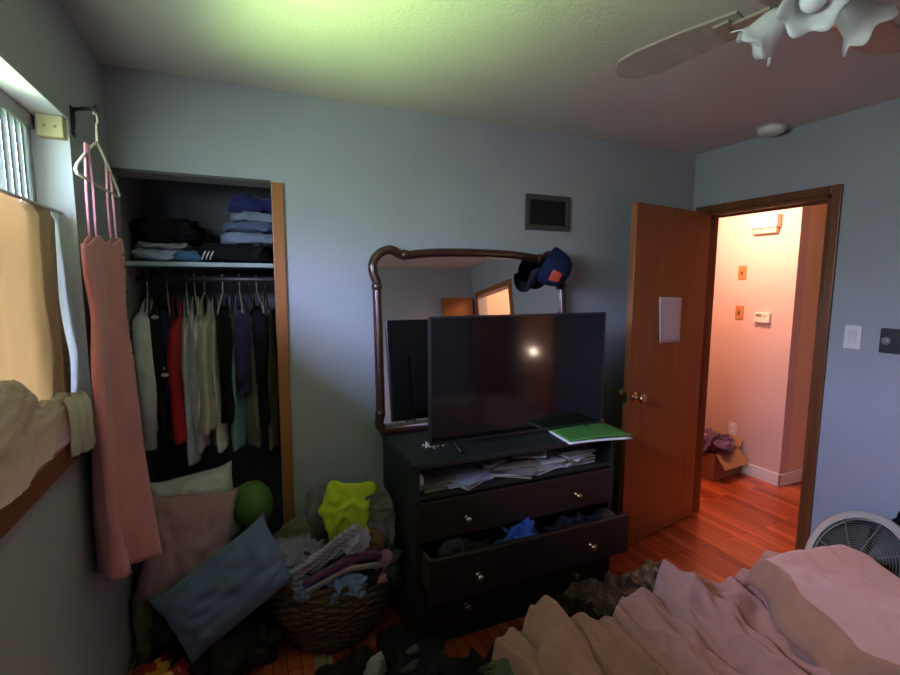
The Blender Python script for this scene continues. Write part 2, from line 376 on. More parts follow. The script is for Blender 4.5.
# ------------------------------------------------------------------ open door
hx, hy = W-.004, DY1-.022
ex, ey = 2.462, -0.238
dl = math.hypot(hx-ex, hy-ey); dang = math.atan2(ey-hy, ex-hx)
d1 = bpy.data.objects.new('door_1', None); COL.objects.link(d1); d1.location = (hx, hy, 0); d1.rotation_euler = (0, 0, dang); d1['kind'] = 'structure'
struct(link('door_panel', boxes(((0, -0.0, .012), (dl, .036, 2.03))), M_door, d1, bevel=.002))
for sgn in (1, -1):
    kb = B(); y0 = .036 if sgn > 0 else 0
    lathe(kb, [(.030, 0), (.030, .004), (.012, .008), (.011, .030), (.020, .036), (.027, .046), (.028, .056), (.022, .066), (.008, .070)], 20, face_dir((dl-.062, y0, .93), (0, sgn, 0)))
    struct(link('door_knob', kb, M_brass, d1, True))
for z in (.25, 1.02, 1.80):
    hb_ = B(); tube(hb_, [(-.004, -.003, z-.045), (-.004, -.003, z+.045)], .006); struct(link('hinge', hb_, M_brass, d1, True))
struct(link('latch_plate', boxes(((dl-.001, .006, .90), (dl+.002, .030, .96))), M_brass, d1))
ux = Vector((math.cos(dang), math.sin(dang), 0)); fn_ = Vector((-math.sin(dang), math.cos(dang), 0))
def on_door(s, z, off=.0375):
    return Vector((hx, hy, 0))+ux*s+fn_*off+Vector((0, 0, z))
pb = B()
def pf(u, v):
    s = .275+.235*u; z = 1.225+.275*v
    curl = .012*max(0, u-.75)*4*(1-v)+.006*math.sin(u*3)*(1-v)+.001
    return on_door(s+.008*v, z+.006*u, .0375+curl)
grid(pb, pf, 12, 12)
tag(link('paper_sheet', pb, mat('lilac_paper', (.66, .58, .62), .85, 0, .04), None, True, solid=.0008), 'pale blank sheet of paper taped to the open wooden door', 'paper')

# ------------------------------------------------------------------ wall and ceiling fittings
v = thing('air_vent', 'dark metal air vent grille high on the wall above the cap', 'vent', (2.07, -.001, 1.98))
f = B(); 
for lo, hi in (((-.15, -.014, -.098), (.15, 0, -.068)), ((-.15, -.014, .068), (.15, 0, .098)), ((-.15, -.014, -.068), (-.12, 0, .068)), ((.12, -.014, -.068), (.15, 0, .068))): box(f, lo, hi)
link('vent_frame', f, mat('vent_paint', (.055, .055, .052), .5), v, bevel=.004)
link('backing', boxes(((-.12, -.002, -.068), (.12, 0, .068))), mat('vent_dark', (.006, .006, .006), .9), v)
g = B()
for i in range(17):
    x = -.113+i*.0141; box(g, (x-.0015, -.010, -.068), (x+.0015, -.002, .068))
link('grille', g, mat('vent_slat', (.018, .018, .018), .5), v)

s = thing('smoke_detector', 'round white smoke detector on the ceiling above the doorway', 'smoke detector', (3.10, -.56, H))
b = B(); lathe(b, [(.066, 0), (.066, -.012), (.060, -.030), (.045, -.038), (.02, -.040)], 32); link('cover', b, M_plast, s, True)
b = B(); lathe(b, [(.075, 0), (.075, -.006), (.066, -.008)], 32, cap1=False); link('mounting_ring', b, mat('beige_plastic', (.5, .45, .4), .5), s, True)

s = thing('light_switch', 'white rocker light switch plate beside the doorway casing', 'light switch', (W, -.968, 1.327))
link('plate', boxes(((-.006, -.036, -.058), (0, .036, .058))), M_plast, s, bevel=.003)
link('rocker', boxes(((-.010, -.017, -.033), (-.005, .017, .033))), mat('rocker_plastic', (.64, .64, .63), .35), s, bevel=.002)
s = thing('wall_plate', 'black wall plate with a round knob on the right wall', 'wall plate', (W, -1.118, 1.324))
link('plate', boxes(((-.006, -.040, -.058), (0, .040, .058))), mat('dark_plate', (.03, .03, .032), .35), s, bevel=.003)
b = B(); lathe(b, [(.020, 0), (.019, .010), (.012, .014)], 20, face_dir((-.006, .012, 0), (-1, 0, 0))); link('knob', b, mat('grey_knob', (.22, .22, .22), .3), s, True)

# ------------------------------------------------------------------ ceiling fan with light kit
FC = Vector((1.72, -1.56, 0))
fan = thing('ceiling_fan', 'ceiling fan with dark blades and frosted tulip light shades', 'ceiling fan', (FC.x, FC.y, H))
M_fanb = wood('fan_blade_wood', (.30, .24, .21), (.38, .31, .28), .45, 0)
M_fanm = mat('fan_metal', (.55, .45, .40), .3, .6, .05)
b = B(); lathe(b, [(.07, 0), (.09, -.02), (.12, -.045), (.128, -.07), (.125, -.125), (.10, -.145), (.06, -.155)], 40); link('motor_housing', b, M_fanm, fan, True)
for i in range(4):
    a = math.radians(100+90*i); R = Matrix.Rotation(a, 4, 'Z') @ Matrix.Rotation(math.radians(11), 4, 'X')
    b = B()
    out = [(.155, -.045), (.30, -.062), (.44, -.068), (.50, -.060), (.535, -.030), (.545, 0), (.535, .030), (.50, .060), (.44, .068), (.30, .062), (.155, .045)]
    T = Matrix.Translation((0, 0, -.155)) @ R
    top = [b.verts.new(T @ Vector((x, y, .004))) for x, y in out]; bot = [b.verts.new(T @ Vector((x, y, -.004))) for x, y in out]
    b.faces.new(top); b.faces.new(bot[::-1])
    for k in range(len(out)): b.faces.new((top[k], bot[k], bot[(k+1) % len(out)], top[(k+1) % len(out)]))
    bl = link('blade', b, M_fanb, fan)
    b = B(); box(b, (.09, -.018, -.012), (.19, .018, -.004), T); box(b, (.18, -.035, -.012), (.22, .035, -.004), T); link('blade_iron', b, M_fanm, bl)
b = B(); lathe(b, [(.05, -.155), (.055, -.163), (.060, -.166), (.062, -.175), (.050, -.190), (.026, -.202), (.012, -.212), (.004, -.218)], 32); link('light_fitter', b, M_fanm, fan, True)
M_shade = translucent('frosted_glass', (.88, .87, .90), (.88, .87, .90), .35)
M_shade.node_tree.nodes['Principled BSDF'].inputs['Roughness'].default_value = .25; M_shade.node_tree.nodes['Principled BSDF'].inputs['Specular IOR Level'].default_value = .5
M_bulb = mat('white_bulb', (.90, .92, .97), .3, 0, 0)
for az in (211, 113, 333):
    a = math.radians(az); d = Vector((math.cos(a)*math.cos(.72), math.sin(a)*math.cos(.72), -math.sin(.72)))
    base = Vector((math.cos(a)*.055, math.sin(a)*.045, -.175))
    T = face_dir(base, d)
    b = B(); tube(b, [base-d*.01, base+d*.035], [.016, .022]); arm = link('lamp_arm', b, M_fanm, fan, True)
    prof = [(.020, .016), (.027, .025), (.033, .040), (.036, .057), (.039, .074), (.048, .090), (.060, .102)]
    def ruff(j, an, r, z):
        k = max(0, (j-2)/4); return r*(1+.07*k*k*math.cos(6*an)), z+.008*k*k*math.cos(6*an)
    b = B(); lathe(b, prof, 48, T, False, False, ruff); sh = link('glass_shade', b, M_shade, fan, True, solid=.003)
    b = B(); lathe(b, [(.012, .018), (.013, .038), (.022, .052), (.026, .070), (.022, .086), (.009, .095), (.002, .096)], 24, T); link('bulb', b, M_bulb, sh, True)
for dx, L in ((.02, .10), (-.02, .14)):
    b = B(); tube(b, [(dx, 0, -.22), (dx, 0, -.22-L*.2)], .0015, 6); link('pull_chain', b, M_brass, fan, True)

# ------------------------------------------------------------------ dresser
DR = math.radians(-0.3)
dr = thing('dresser', 'dark wood dresser with an open top shelf and drawers', 'dresser', (1.078, -.553, 0), (0, 0, DR))
DW, DD = 1.035, .50
link('side_panel', boxes(((0, 0, .02), (.022, DD, .826))), M_dtop, dr, bevel=.003)
link('side_panel', boxes(((DW-.022, 0, .02), (DW, DD, .826))), M_dtop, dr, bevel=.003)
link('top_panel', boxes(((-.012, -.012, .826), (DW+.012, DD+.005, .850))), M_dtop, dr, bevel=.004)
link('back_panel', boxes(((.022, DD-.012, .02), (DW-.022, DD, .826))), M_dtop, dr)
link('shelf', boxes(((.022, .004, .688), (DW-.022, DD-.012, .708))), M_dtop, dr, bevel=.002)
link('plinth', boxes(((.022, .03, 0), (DW-.022, .05, .10))), M_dtop, dr)
link('rail', boxes(((.022, .006, .502), (DW-.022, .03, .512)), ((.022, .006, .298), (DW-.022, .03, .308))), M_dtop, dr)
def drawer(z0, z1, e):
    d = link('drawer', boxes(((.016, -e-.018, z0), (DW-.010, -e+.003, z1))), M_dk, dr, bevel=.004)
    link('drawer_box', boxes(((.03, -e+.003, z0+.012), (.042, DD-e-.06, z1-.03)), ((DW-.042, -e+.003, z0+.012), (DW-.03, DD-e-.06, z1-.03)), ((.042, -e+.003, z0+.012), (DW-.042, DD-e-.06, z0+.020)), ((.042, DD-e-.072, z0+.02), (DW-.042, DD-e-.06, z1-.03))), mat('drawer_inside', (.05, .03, .02), .7), d)
    for x in (.225, .80):
        b = B(); lathe(b, [(.014, 0), (.007, .004), (.006, .014), (.013, .020), (.015, .027), (.010, .033), (.002, .034)], 16, face_dir((x, -e-.018, (z0+z1)/2-.01), (0, -1, 0)))
        link('knob', b, M_chrome if x < .5 else M_brass, d, True)
drawer(.515, .685, 0); drawer(.312, .500, .115); drawer(.105, .295, 0)
DM = Matrix.Translation((1.078, -.553, 0)) @ Matrix.Rotation(DR, 4, 'Z')
def dpt(x, y, z): return DM @ Vector((x, y, z))

# television
tv = thing('television', 'black flat screen television on the dresser', 'television', (1.668, -.412, .850), (0, 0, math.radians(-.6)))
m_scr, n_, b_ = nodes('tv_screen'); b_.inputs['Base Color'].default_value = (.004, .004, .005, 1); b_.inputs['Roughness'].default_value = .09; b_.inputs['Specular IOR Level'].default_value = .45
link('screen', boxes(((-.465, -.0125, .032), (.465, -.010, .583))), m_scr, tv)
f = boxes(((-.475, -.015, .020), (.475, -.006, .032)), ((-.475, -.015, .583), (.475, -.006, .592)), ((-.475, -.015, .032), (-.465, -.006, .583)), ((.465, -.015, .032), (.475, -.006, .583)))
link('bezel', f, mat('tv_bezel', (.015, .015, .017), .3), tv, bevel=.001)
bk = boxes(((-.473, -.010, .022), (.473, .018, .590)), ((-.36, .018, .06), (.36, .050, .40)))
link('housing', bk, M_black, tv, bevel=.006)
for x in (-.36, .36):
    b = B(); tube(b, [(x, -.10, .006), (x, -.02, .022), (x, .02, .03), (x, .05, .022), (x, .12, .006)], .006, 8); link('stand_foot', b, M_black, tv, True)
link('power_light', boxes(((-.004, -.017, .022), (.004, -.014, .027))), mat('red_dot', (.35, .04, .04), .4), tv)

# mirror leaning on the wall
MX0, MX1, MB, MT = 1.040, 2.165, .862, 1.790
tilt = math.radians(5.6)
mr = thing('dresser_mirror', 'mirror with a carved dark wood frame leaning behind the television', 'mirror', (0, -.122, .854), (-tilt, 0, 0))
mw, mh, mc = MX1-MX0, MT-MB, (MX0+MX1)/2
pl = []
def corner(sx):   # from the straight side up through the ear to the top rail (local x,z)
    x0 = mw/2
    return [(sx*(x0-.016), .12), (sx*(x0-.018), .35), (sx*(x0-.020), .58), (sx*(x0-.020), .70), (sx*(x0-.022), .735), (sx*(x0-.010), .77), (sx*(x0-.004), .80), (sx*(x0-.008), .832), (sx*(x0-.026), .862), (sx*(x0-.058), .886), (sx*(x0-.098), .896), (sx*(x0-.130), .882), (sx*(x0-.155), .872), (sx*(x0-.185), .872), (sx*(x0-.25), .880)]
left = [(-mw/2+.03, .012), (-mw/2+.008, .045), (-mw/2+.012, .08)]+corner(-1)
arch = [(-.22, .888), (-.08, .892), (.08, .892), (.22, .888)]
right = [(-x, z) for x, z in left[::-1]]
path = left+arch+right
def dense(p, n=6):
    P = [Vector((a, 0, c)) for a, c in p]; r = []
    for i in range(len(P)-1):
        a, b, c, d = P[max(i-1, 0)], P[i], P[i+1], P[min(i+2, len(P)-1)]
        for k in range(n):
            f = k/n; r.append(0.5*((2*b)+(c-a)*f+(2*a-5*b+4*c-d)*f*f+(3*b-a-3*c+d)*f**3))
    return r+[P[-1]]
dp = [p+Vector((mc, 0, 0)) for p in dense(path)]
b = B(); tube(b, dp, .022, 12); tube(b, [p+Vector((0, -.014, 0)) for p in dp], .009, 8)
for sx in (-1, 1):
    for (x, z, r) in ((mw/2-.020, .715, .027), (mw/2-.168, .872, .027), (mw/2-.013, .10, .026)):
        ell(b, (mc+sx*x, -.004, z), (r, r, r), 14)
box(b, (MX0+.03, -.018, .0), (MX1-.03, .018, .035))
link('carved_frame', b, M_mirrorwood, mr, True)
m_mir, n_, b_ = nodes('silver_mirror'); b_.inputs['Base Color'].default_value = (.86, .86, .86, 1); b_.inputs['Metallic'].default_value = 1; b_.inputs['Roughness'].default_value = .015
b = B(); pts = dense([(x, z) for x, z in path], 3)
vs = [b.verts.new((p.x+mc, .004, p.z)) for p in pts]; b.faces.new(vs); link('mirror_glass', b, m_mir, mr)
b = B(); vs = [b.verts.new((p.x*.99+mc, .014, p.z)) for p in pts]; b.faces.new(vs); link('backing_board', b, M_dk, mr, solid=.008)

# cap hung on the mirror corner
Ax = Vector((.617, -.591, -.45)).normalized(); Fx = Vector((-.52, .10, -.8)); Fx = (Fx-Ax*Fx.dot(Ax)).normalized(); Sx = Ax.cross(Fx)
cp = thing('baseball_cap', 'navy baseball cap with an orange emblem hung on the mirror corner', 'cap', (2.002, -.100, 1.690)); cp.scale = (1.12, 1.12, 1.12)
CR = Matrix((Fx, Sx, Ax)).transposed().to_euler(); cp.rotation_euler = CR
M_navy = fabric('navy_cap', (.010, .015, .055))
def capf(u, v):
    a = 2*PI*u; r = math.cos(v*PI/2)**.62; z = math.sin(v*PI/2)
    fr = .5+.5*math.cos(a)
    return Vector((.094*r*math.cos(a), .078*r*math.sin(a), .122*z*(1+.10*fr*(1-z))))
b = B(); grid(b, capf, 40, 16, True); link('crown', b, M_navy, cp, True, solid=.003)
b = B()
def brim(u, v):
    a = math.radians(-62+124*u); p = Vector((.094*math.cos(a), .078*math.sin(a), 0)); L = .070*math.cos(a*1.25)**.5 if abs(a*1.25) < PI/2 else 0
    return p+Vector((1, 0, 0))*L*v+Vector((0, 0, -.010*v-.22*(p.y*p.y)/.078*v*1.6))
grid(b, brim, 28, 8); link('brim', b, mat('fabric_black_navy', (.007, .009, .026), .9, 0, .1), cp, True, solid=.004)
b = B(); ell(b, (0, 0, .123), (.007, .007, .004), 10); link('button', b, M_navy, cp, True)
b = B()
def emb(u, v):
    p = capf((1 if Sx.dot(Vector((-.39, -.91, .1))) > 0 else -1)*.15-.055+.11*u, .28+.32*v); n = Vector((p.x/.094**2, p.y/.078**2, p.z/.122**2)).normalized(); return p+n*.004
grid(b, emb, 8, 8); link('emblem', b, mat('fabric_orange', (.50, .06, .03), .8, 0, .1), cp, True, solid=.002)

# things on the dresser top
nb = thing('green_folder', 'green paper folder on the right end of the dresser top', 'folder', (1.985, -.505, .850), (0, 0, math.radians(-6)))
b = B()
def pg(u, v): return Vector((-.165+.33*u, -.115+.23*v-.02*u, .004+.004*math.sin(u*PI)))
grid(b, pg, 10, 8); link('pages', b, M_paper, nb, True, solid=.006)
b = B()
def cv(u, v): return Vector((-.16+.335*u, -.108+.235*v-.022*u, .012+.006*math.sin(u*PI)+.008*u*(1-v)))
grid(b, cv, 12, 8); link('cover', b, mat('green_card', (.055, .20, .035), .6, 0, .08), nb, True, solid=.002)
ea = link('bead_string', B(), M_plast) if False else None
b = B(); random.seed(4)
for i in range(34):
    a = i*.75; r = .014+.0012*i; ell(b, (1.235+r*math.cos(a)*1.1, -.375+r*math.sin(a)*.8, .856+.004*random.random()), (.0055, .0055, .0055), 8)
tag(link('bead_necklace', b, mat('white_bead', (.75, .75, .72), .3), None, True), 'small heap of white beads on the dresser front left corner', 'necklace')
b = lump((1.335, -.325, .858), (.055, .030, .016), .4, 3, .003, 30, .6, 4); tag(link('lotion_sachet', b, blotch('pink_sachet', ((.65, .12, .2), (.75, .7, .7)), 30), None, True), 'tiny pink and white packet beside the beads on the dresser', 'packet')
b = B(); lathe(b, [(.011, 0), (.012, .004), (.012, .085), (.006, .09), (.006, .105)], 16, face_dir((2.18, -.40, .862), (-1, .2, 0))); tag(link('lip_balm_tube', b, mat('brown_tube', (.3, .18, .1), .4), None, True), 'small brown tube lying behind the green folder', 'tube')
b = B(); box(b, (2.00, -.37, .850), (2.13, -.335, .858)); tag(link('remote_control', b, mat('cream_plastic', (.55, .5, .38), .5), None, bevel=.003), 'pale remote control lying behind the green folder under the television', 'remote')

# papers and books in the open slot
random.seed(9)
def sheet_stack(name, x, y, w_, d_, n, rz, cols, label, z=.709, tilt_=0, cat='papers', group=None):
    b = B(); zz = 0
    for i in range(n):
        a = rz+random.uniform(-.35, .35); th = random.uniform(.003, .008)
        M = Matrix.Translation((x+random.uniform(-.01, .01), y, zz)) @ Matrix.Rotation(a, 4, 'Z')
        box(b, (-w_/2, -d_/2, 0), (w_/2, d_/2, th*.85), M, random.randrange(len(cols))); zz += th
    o = link(name, b, cols, None, bevel=.0008); o.matrix_world = DM @ Matrix.Translation((0, 0, z)) @ Matrix.Rotation(tilt_, 4, 'X'); tag(o, label, cat, group); return o
c_w, c_g, c_b, c_t = mat('sheet_white', (.50, .49, .52), .8), mat('sheet_grey', (.17, .16, .17), .8), mat('sheet_blue', (.34, .37, .54), .7), mat('sheet_tan', (.22, .17, .13), .8)
sheet_stack('paper_stack', .115, .135, .13, .22, 7, .1, [c_t, c_g], 'tan book at the left end of the dresser shelf', cat='book')
sheet_stack('magazine_stack', .26, .135, .22, .24, 6, .25, [c_b, c_w, c_g], 'pile of blue-white magazines in the dresser shelf beside the tan book', cat='magazines')
sheet_stack('paper_stack', .50, .13, .24, .22, 8, -.3, [c_g, c_w, c_t], 'loose grey papers in the middle of the dresser shelf', cat='papers')
sheet_stack('paper_stack', .655, .12, .21, .20, 7, .3, [c_w, c_w, c_g], 'white paper stack right of centre in the dresser shelf', cat='papers')
sheet_stack('paper_stack', .85, .15, .19, .24, 11, .15, [c_w, c_t, c_g], 'thick mixed paper pile at the right end of the dresser shelf', cat='papers')
def leaf(x, y, z, w_, d_, rz, rx, ry, m_, label, name='loose_sheet', cat='paper'):
    b = B(); grid(b, lambda u, v: Vector((w_*(u-.5), d_*(v-.5), .02*math.sin(u*2.5)*v)), 8, 8)
    o = link(name, b, m_, None, True, solid=.0012); o.matrix_world = DM @ Matrix.Translation((x, y, z)) @ Euler((rx, ry, rz)).to_matrix().to_4x4(); tag(o, label, cat); return o
leaf(.40, .15, .772, .20, .18, .5, .12, .08, c_g, 'grey sheet leaning on the magazines in the dresser shelf')
leaf(.62, .15, .776, .20, .16, -.6, .15, -.10, c_w, 'curled white sheet topmost in the middle of the dresser shelf')
leaf(.86, .12, .800, .16, .16, .9, .05, .06, c_t, 'tan envelope on top of the paper pile at the right shelf end', 'envelope', 'envelope')
b = B(); lathe(b, [(.014, 0), (.016, .004), (.016, .055), (.010, .062), (.010, .072)], 16); o = tag(link('pill_bottle', b, M_plast, None, True), 'small white bottle standing at the left end of the dresser shelf', 'bottle'); o.matrix_world = DM @ Matrix.Translation((.042, .06, .709))
# things in the open drawer
def in_dresser(o, x, y, z): o.matrix_world = DM @ Matrix.Translation((x, y, z)); return o
in_dresser(tag(link('blue_shirt', lump((0, 0, 0), (.17, .10, .17), .2, 5, .022, 16, .7), fabric('royal_blue', (.02, .075, .42)), None, True), 'bright blue shirt stuffed into the open drawer', 'shirt'), .47, -.045, .435)
in_dresser(tag(link('black_shirt', lump((0, 0, 0), (.33, .08, .15), 0, 6, .018, 14, .7), fabric('black', (.012, .012, .014)), None, True), 'black crumpled shirt in the left half of the open drawer', 'shirt'), .22, -.05, .405)
in_dresser(tag(link('grey_shirt', lump((0, 0, 0), (.15, .06, .10), 0, 61, .016, 18, .7), fabric('charcoal', (.03, .03, .035)), None, True), 'charcoal bundled sock at the left end of the open drawer', 'sock'), .17, -.03, .445)
in_dresser(tag(link('dark_blue_shirt', lump((0, 0, 0), (.32, .08, .15), 0, 7, .018, 14, .7), fabric('midnight', (.008, .009, .016)), None, True), 'midnight blue folded shirt in the right half of the open drawer', 'shirt'), .77, -.05, .415)

# ------------------------------------------------------------------ window side: bracket, hanger, dress, cloths
br = thing('curtain_bracket', 'black metal bracket arm on the left wall holding the hanger', 'bracket', (0, -.425, 2.088))
b = B(); tube(b, [(.0, 0, -.03), (.004, 0, .0), (.004, 0, .03)], .007, 8); tube(b, [(.004, 0, .03), (.05, -.015, .035), (.066, -.02, .035), (.070, -.02, .028), (.072, -.02, .045)], .006, 8); link('arm', b, M_black, br, True)
link('wall_flange', boxes(((0, -.014, -.05), (.004, .014, .04))), M_black, br, bevel=.002)
b = boxes(((-.068, WY1-.040, 2.012), (-.004, WY1-.004, 2.074)))
wb = tag(link('wood_block', b, mat('raw_pine', (.62, .55, .30), .7, 0, .12, 20), None, bevel=.002), 'pale wooden block with two holes fixed at the upper window corner', 'block')
b = B()
for x in (-.048, -.022): lathe(b, [(.004, 0), (.004, .0015)], 12, face_dir((x, WY1-.040, 2.042), (0, -1, 0)))
link('screw', b, M_brass, wb, True)
HG = Vector((.088, -.50, 2.125))
def hanger_bm(span, drop, hook=True, r=.004, ext=0):
    bm = B(); h2 = span/2
    tri = [(0, 0, -.085)]+[(0, -h2*t, -.085-drop*t**1.15) for t in (.15, .4, .7, .95)]+[(0, -h2, -.085-drop-.008), (0, -h2+.01, -.085-drop-.016)]
    low = [(0, y, -.085-drop-.017) for y in (-h2*.6, 0, h2*.6)]
    tri2 = [(0, -p[1], p[2]) for p in tri[::-1]]
    tube(bm, tri+low+tri2[:-1], r, 8, closed=True)
    if hook: tube(bm, [(0, 0, -.085), (0, .003, -.05), (0, .006, -.03), (0, .019, -.020), (0, .022, -.005), (0, .012, .007), (0, -.004, .006), (0, -.012, -.004)], r*.75, 8)
    return bm
hp = HG+Vector((.014, .03, .012))
o = tag(link('clothes_hanger', hanger_bm(.43, .12, True, .0045), mat('cream_hanger', (.74, .70, .56), .45), None, True), 'white plastic hanger hooked on the black wall bracket', 'hanger'); o.location = (.064, -.437, 2.108); o.rotation_euler = (0, 0, math.radians(-2))
# dress
M_dress = mat('fabric_dress', (.70, .265, .30), .9, 0, .06, 10, .3, 500, .2, **{'Sheen Weight': .3})
dss = thing('pink_dress', 'long pink strappy dress hanging on a white hanger by the window', 'dress', (.09, -.5, .6))
D0 = Vector((.09, -.5, .6))
TN, TF = Vector((.060, -.68, 1.705)), Vector((.072, -.215, 1.730))
BN, BF = Vector((.040, -.70, .705)), Vector((.090, -.245, .555))
b = B()
def dressf(u, v):
    # u around, v from top to hem
    a = 2*PI*u; s = .5-.5*math.cos(a)        # near to far and back
    sg = 1 if a < PI else -1
    near = TN.lerp(BN, v); far = TF.lerp(BF, v); wst = math.exp(-((v-.22)/.10)**2)
    p = near.lerp(far, s); c = near.lerp(far, .5); p = c+(p-c)*(1-.18*wst+.03*math.sin(v*7))
    n = Vector((1, -.12, 0)); th = (.012+.014*v)*abs(math.sin(a))**.6
    pl_ = ((.016+.038*v)*math.sin(s*11+1.2*math.sin(v*2.4)+.7*nz((s, v, 0), 3, 2))+.010*(1-2*abs(nz((s*5, v*.8, 0), 1.7, 8)))+.007*math.sin(s*31+2*v))*(.35+.65*v)
    p = p+n*(sg*th*(1+.6*v)+pl_*.75)
    if v < .05: p.z += .028*(1-v/.05)*(math.cos((s-.27)*2*PI*2)*.5)
    p.x = max(p.x, .012); return p-D0
grid(b, dressf, 120, 60, True); link('skirt', b, M_dress, dss, True, solid=.002)
for s, top in ((.26, Vector((.064, -.555, 1.99))), (.74, Vector((.064, -.325, 1.985)))):
    for off in (.006, -.008):
        b = B(); p0 = TN.lerp(TF, s)+Vector((off, off*.8, .010)); p1 = top+Vector((off*.25, 0, 0))
        tube(b, [p0-D0, p0.lerp(p1, .5)+Vector((off*.3, off*.8, 0))-D0, p1+Vector((0, off, 0))-D0], .0042, 6); link('strap', b, mat('fabric_strap', (.66, .30, .36), .85), dss, True)
for i in range(9):
    b = B(); p = dressf(.36, .04+.038*i)+Vector((.006, -.006, 0)); ell(b, p, (.005, .005, .005), 8)
    link('button', b, mat('fabric_button', (.30, .10, .11), .6), dss, True)
# cloth covering the window, tension rod
b = B(); tube(b, [(-.035, WY0+.005, 1.795), (-.035, WY1-.005, 1.795)], .005, 8); tag(link('tension_rod', b, M_plast, None, True), 'thin white tension rod across the window holding the tan cloth', 'rod')
M_tan = translucent('tan_cloth', (.62, .52, .38), (.36, .265, .175), .5)
b = B()
CY0 = -2.06
def cur(u, v):
    y = CY0+(-.482-CY0)*u; sag = .035*math.sin(PI*((u*3) % 1))*.3
    x = -.030+(.009*math.sin(u*75+4.0*nz((u*3, v*.7, 0), 3, 4))+.008*nz((u*9, v*1.6, 0), 2, 7))*(.5+.5*v)
    if u > .92: x -= .012*(u-.92)/.08; y -= .03*math.sin(v*PI)*(u-.92)/.08+.015*v
    z = 1.802-.62*v-sag*(1-v)
    if v < .03: x -= .010; 
    return Vector((x, y, z))
grid(b, cur, 140, 40); tag(link('window_cloth', b, M_tan, None, True, solid=.002), 'tan cloth hung across the lower part of the window', 'cloth')
M_sheer = translucent('white_sheer', (.68, .60, .56), (.50, .41, .35), .42)
b = B()
def heap(u, v):
    y = -1.75+1.22*u; a = PI*v; tp = 1 if u < .82 else 1-(u-.82)/.18*.6
    h = (.125+.07*nz((u*5, 0, 0), 1.3, 3)+.05*math.exp(-((u-.55)/.16)**2))*tp
    d = (.026+.012*nz((u*6, 4, 0), 1.2, 5))*tp
    q = (y*3.2, h*math.sin(a)*7, math.cos(a)*.5)
    w2 = .9*nz(q, 1.1, 31)
    r = (1-2*abs(nz((q[0]+w2, q[1]+w2, q[2]), 1.6, 9)))*.020+(1-2*abs(nz((q[0]-w2, q[1]*1.2, q[2]), 3.7, 12)))*.011
    x = -.012+d*math.cos(a)+r*math.cos(a)*.6; z = 1.156+h*math.sin(a)**.7+r*math.sin(a)
    return Vector((max(x, -.098), y, max(z, 1.157)))
grid(b, heap, 200, 44); tag(link('sheer_curtain', b, M_sheer, None, True), 'bunched white sheer curtain heaped along the window sill', 'curtain')
b = ribbon([(.0, -.66, 1.25), (.028, -.72, 1.265), (.050, -.765, 1.23), (.056, -.78, 1.165), (.054, -.785, 1.13)], .085, 4, .006, .012, 24, 10, (.35, .9, 0)); tag(link('sheer_tie', b, M_sheer, None, True), 'loose white cloth end hanging off the sill beside the pink dress', 'cloth')
# vertical blind behind the cloth
bl = thing('window_blind', 'white vertical blind at the window above the tan cloth', 'blind', (-.092, -1.33, 2.03))
link('headrail', boxes(((-.016, -.84, .005), (.012, .862, .046))), mat('grey_headrail', (.34, .36, .33), .5), bl, bevel=.003)
M_slat = translucent('blind_slat', (.62, .66, .66), (.30, .315, .32), .5)
for i in range(6):
    y = .640+i*.043; b = B(); M = Matrix.Translation((0, y, 0)) @ Matrix.Rotation(math.radians(9), 4, 'Z'); box(b, (-.0007, -.036, -.84), (.0007, .036, .004), M); link('slat', b, M_slat, bl)

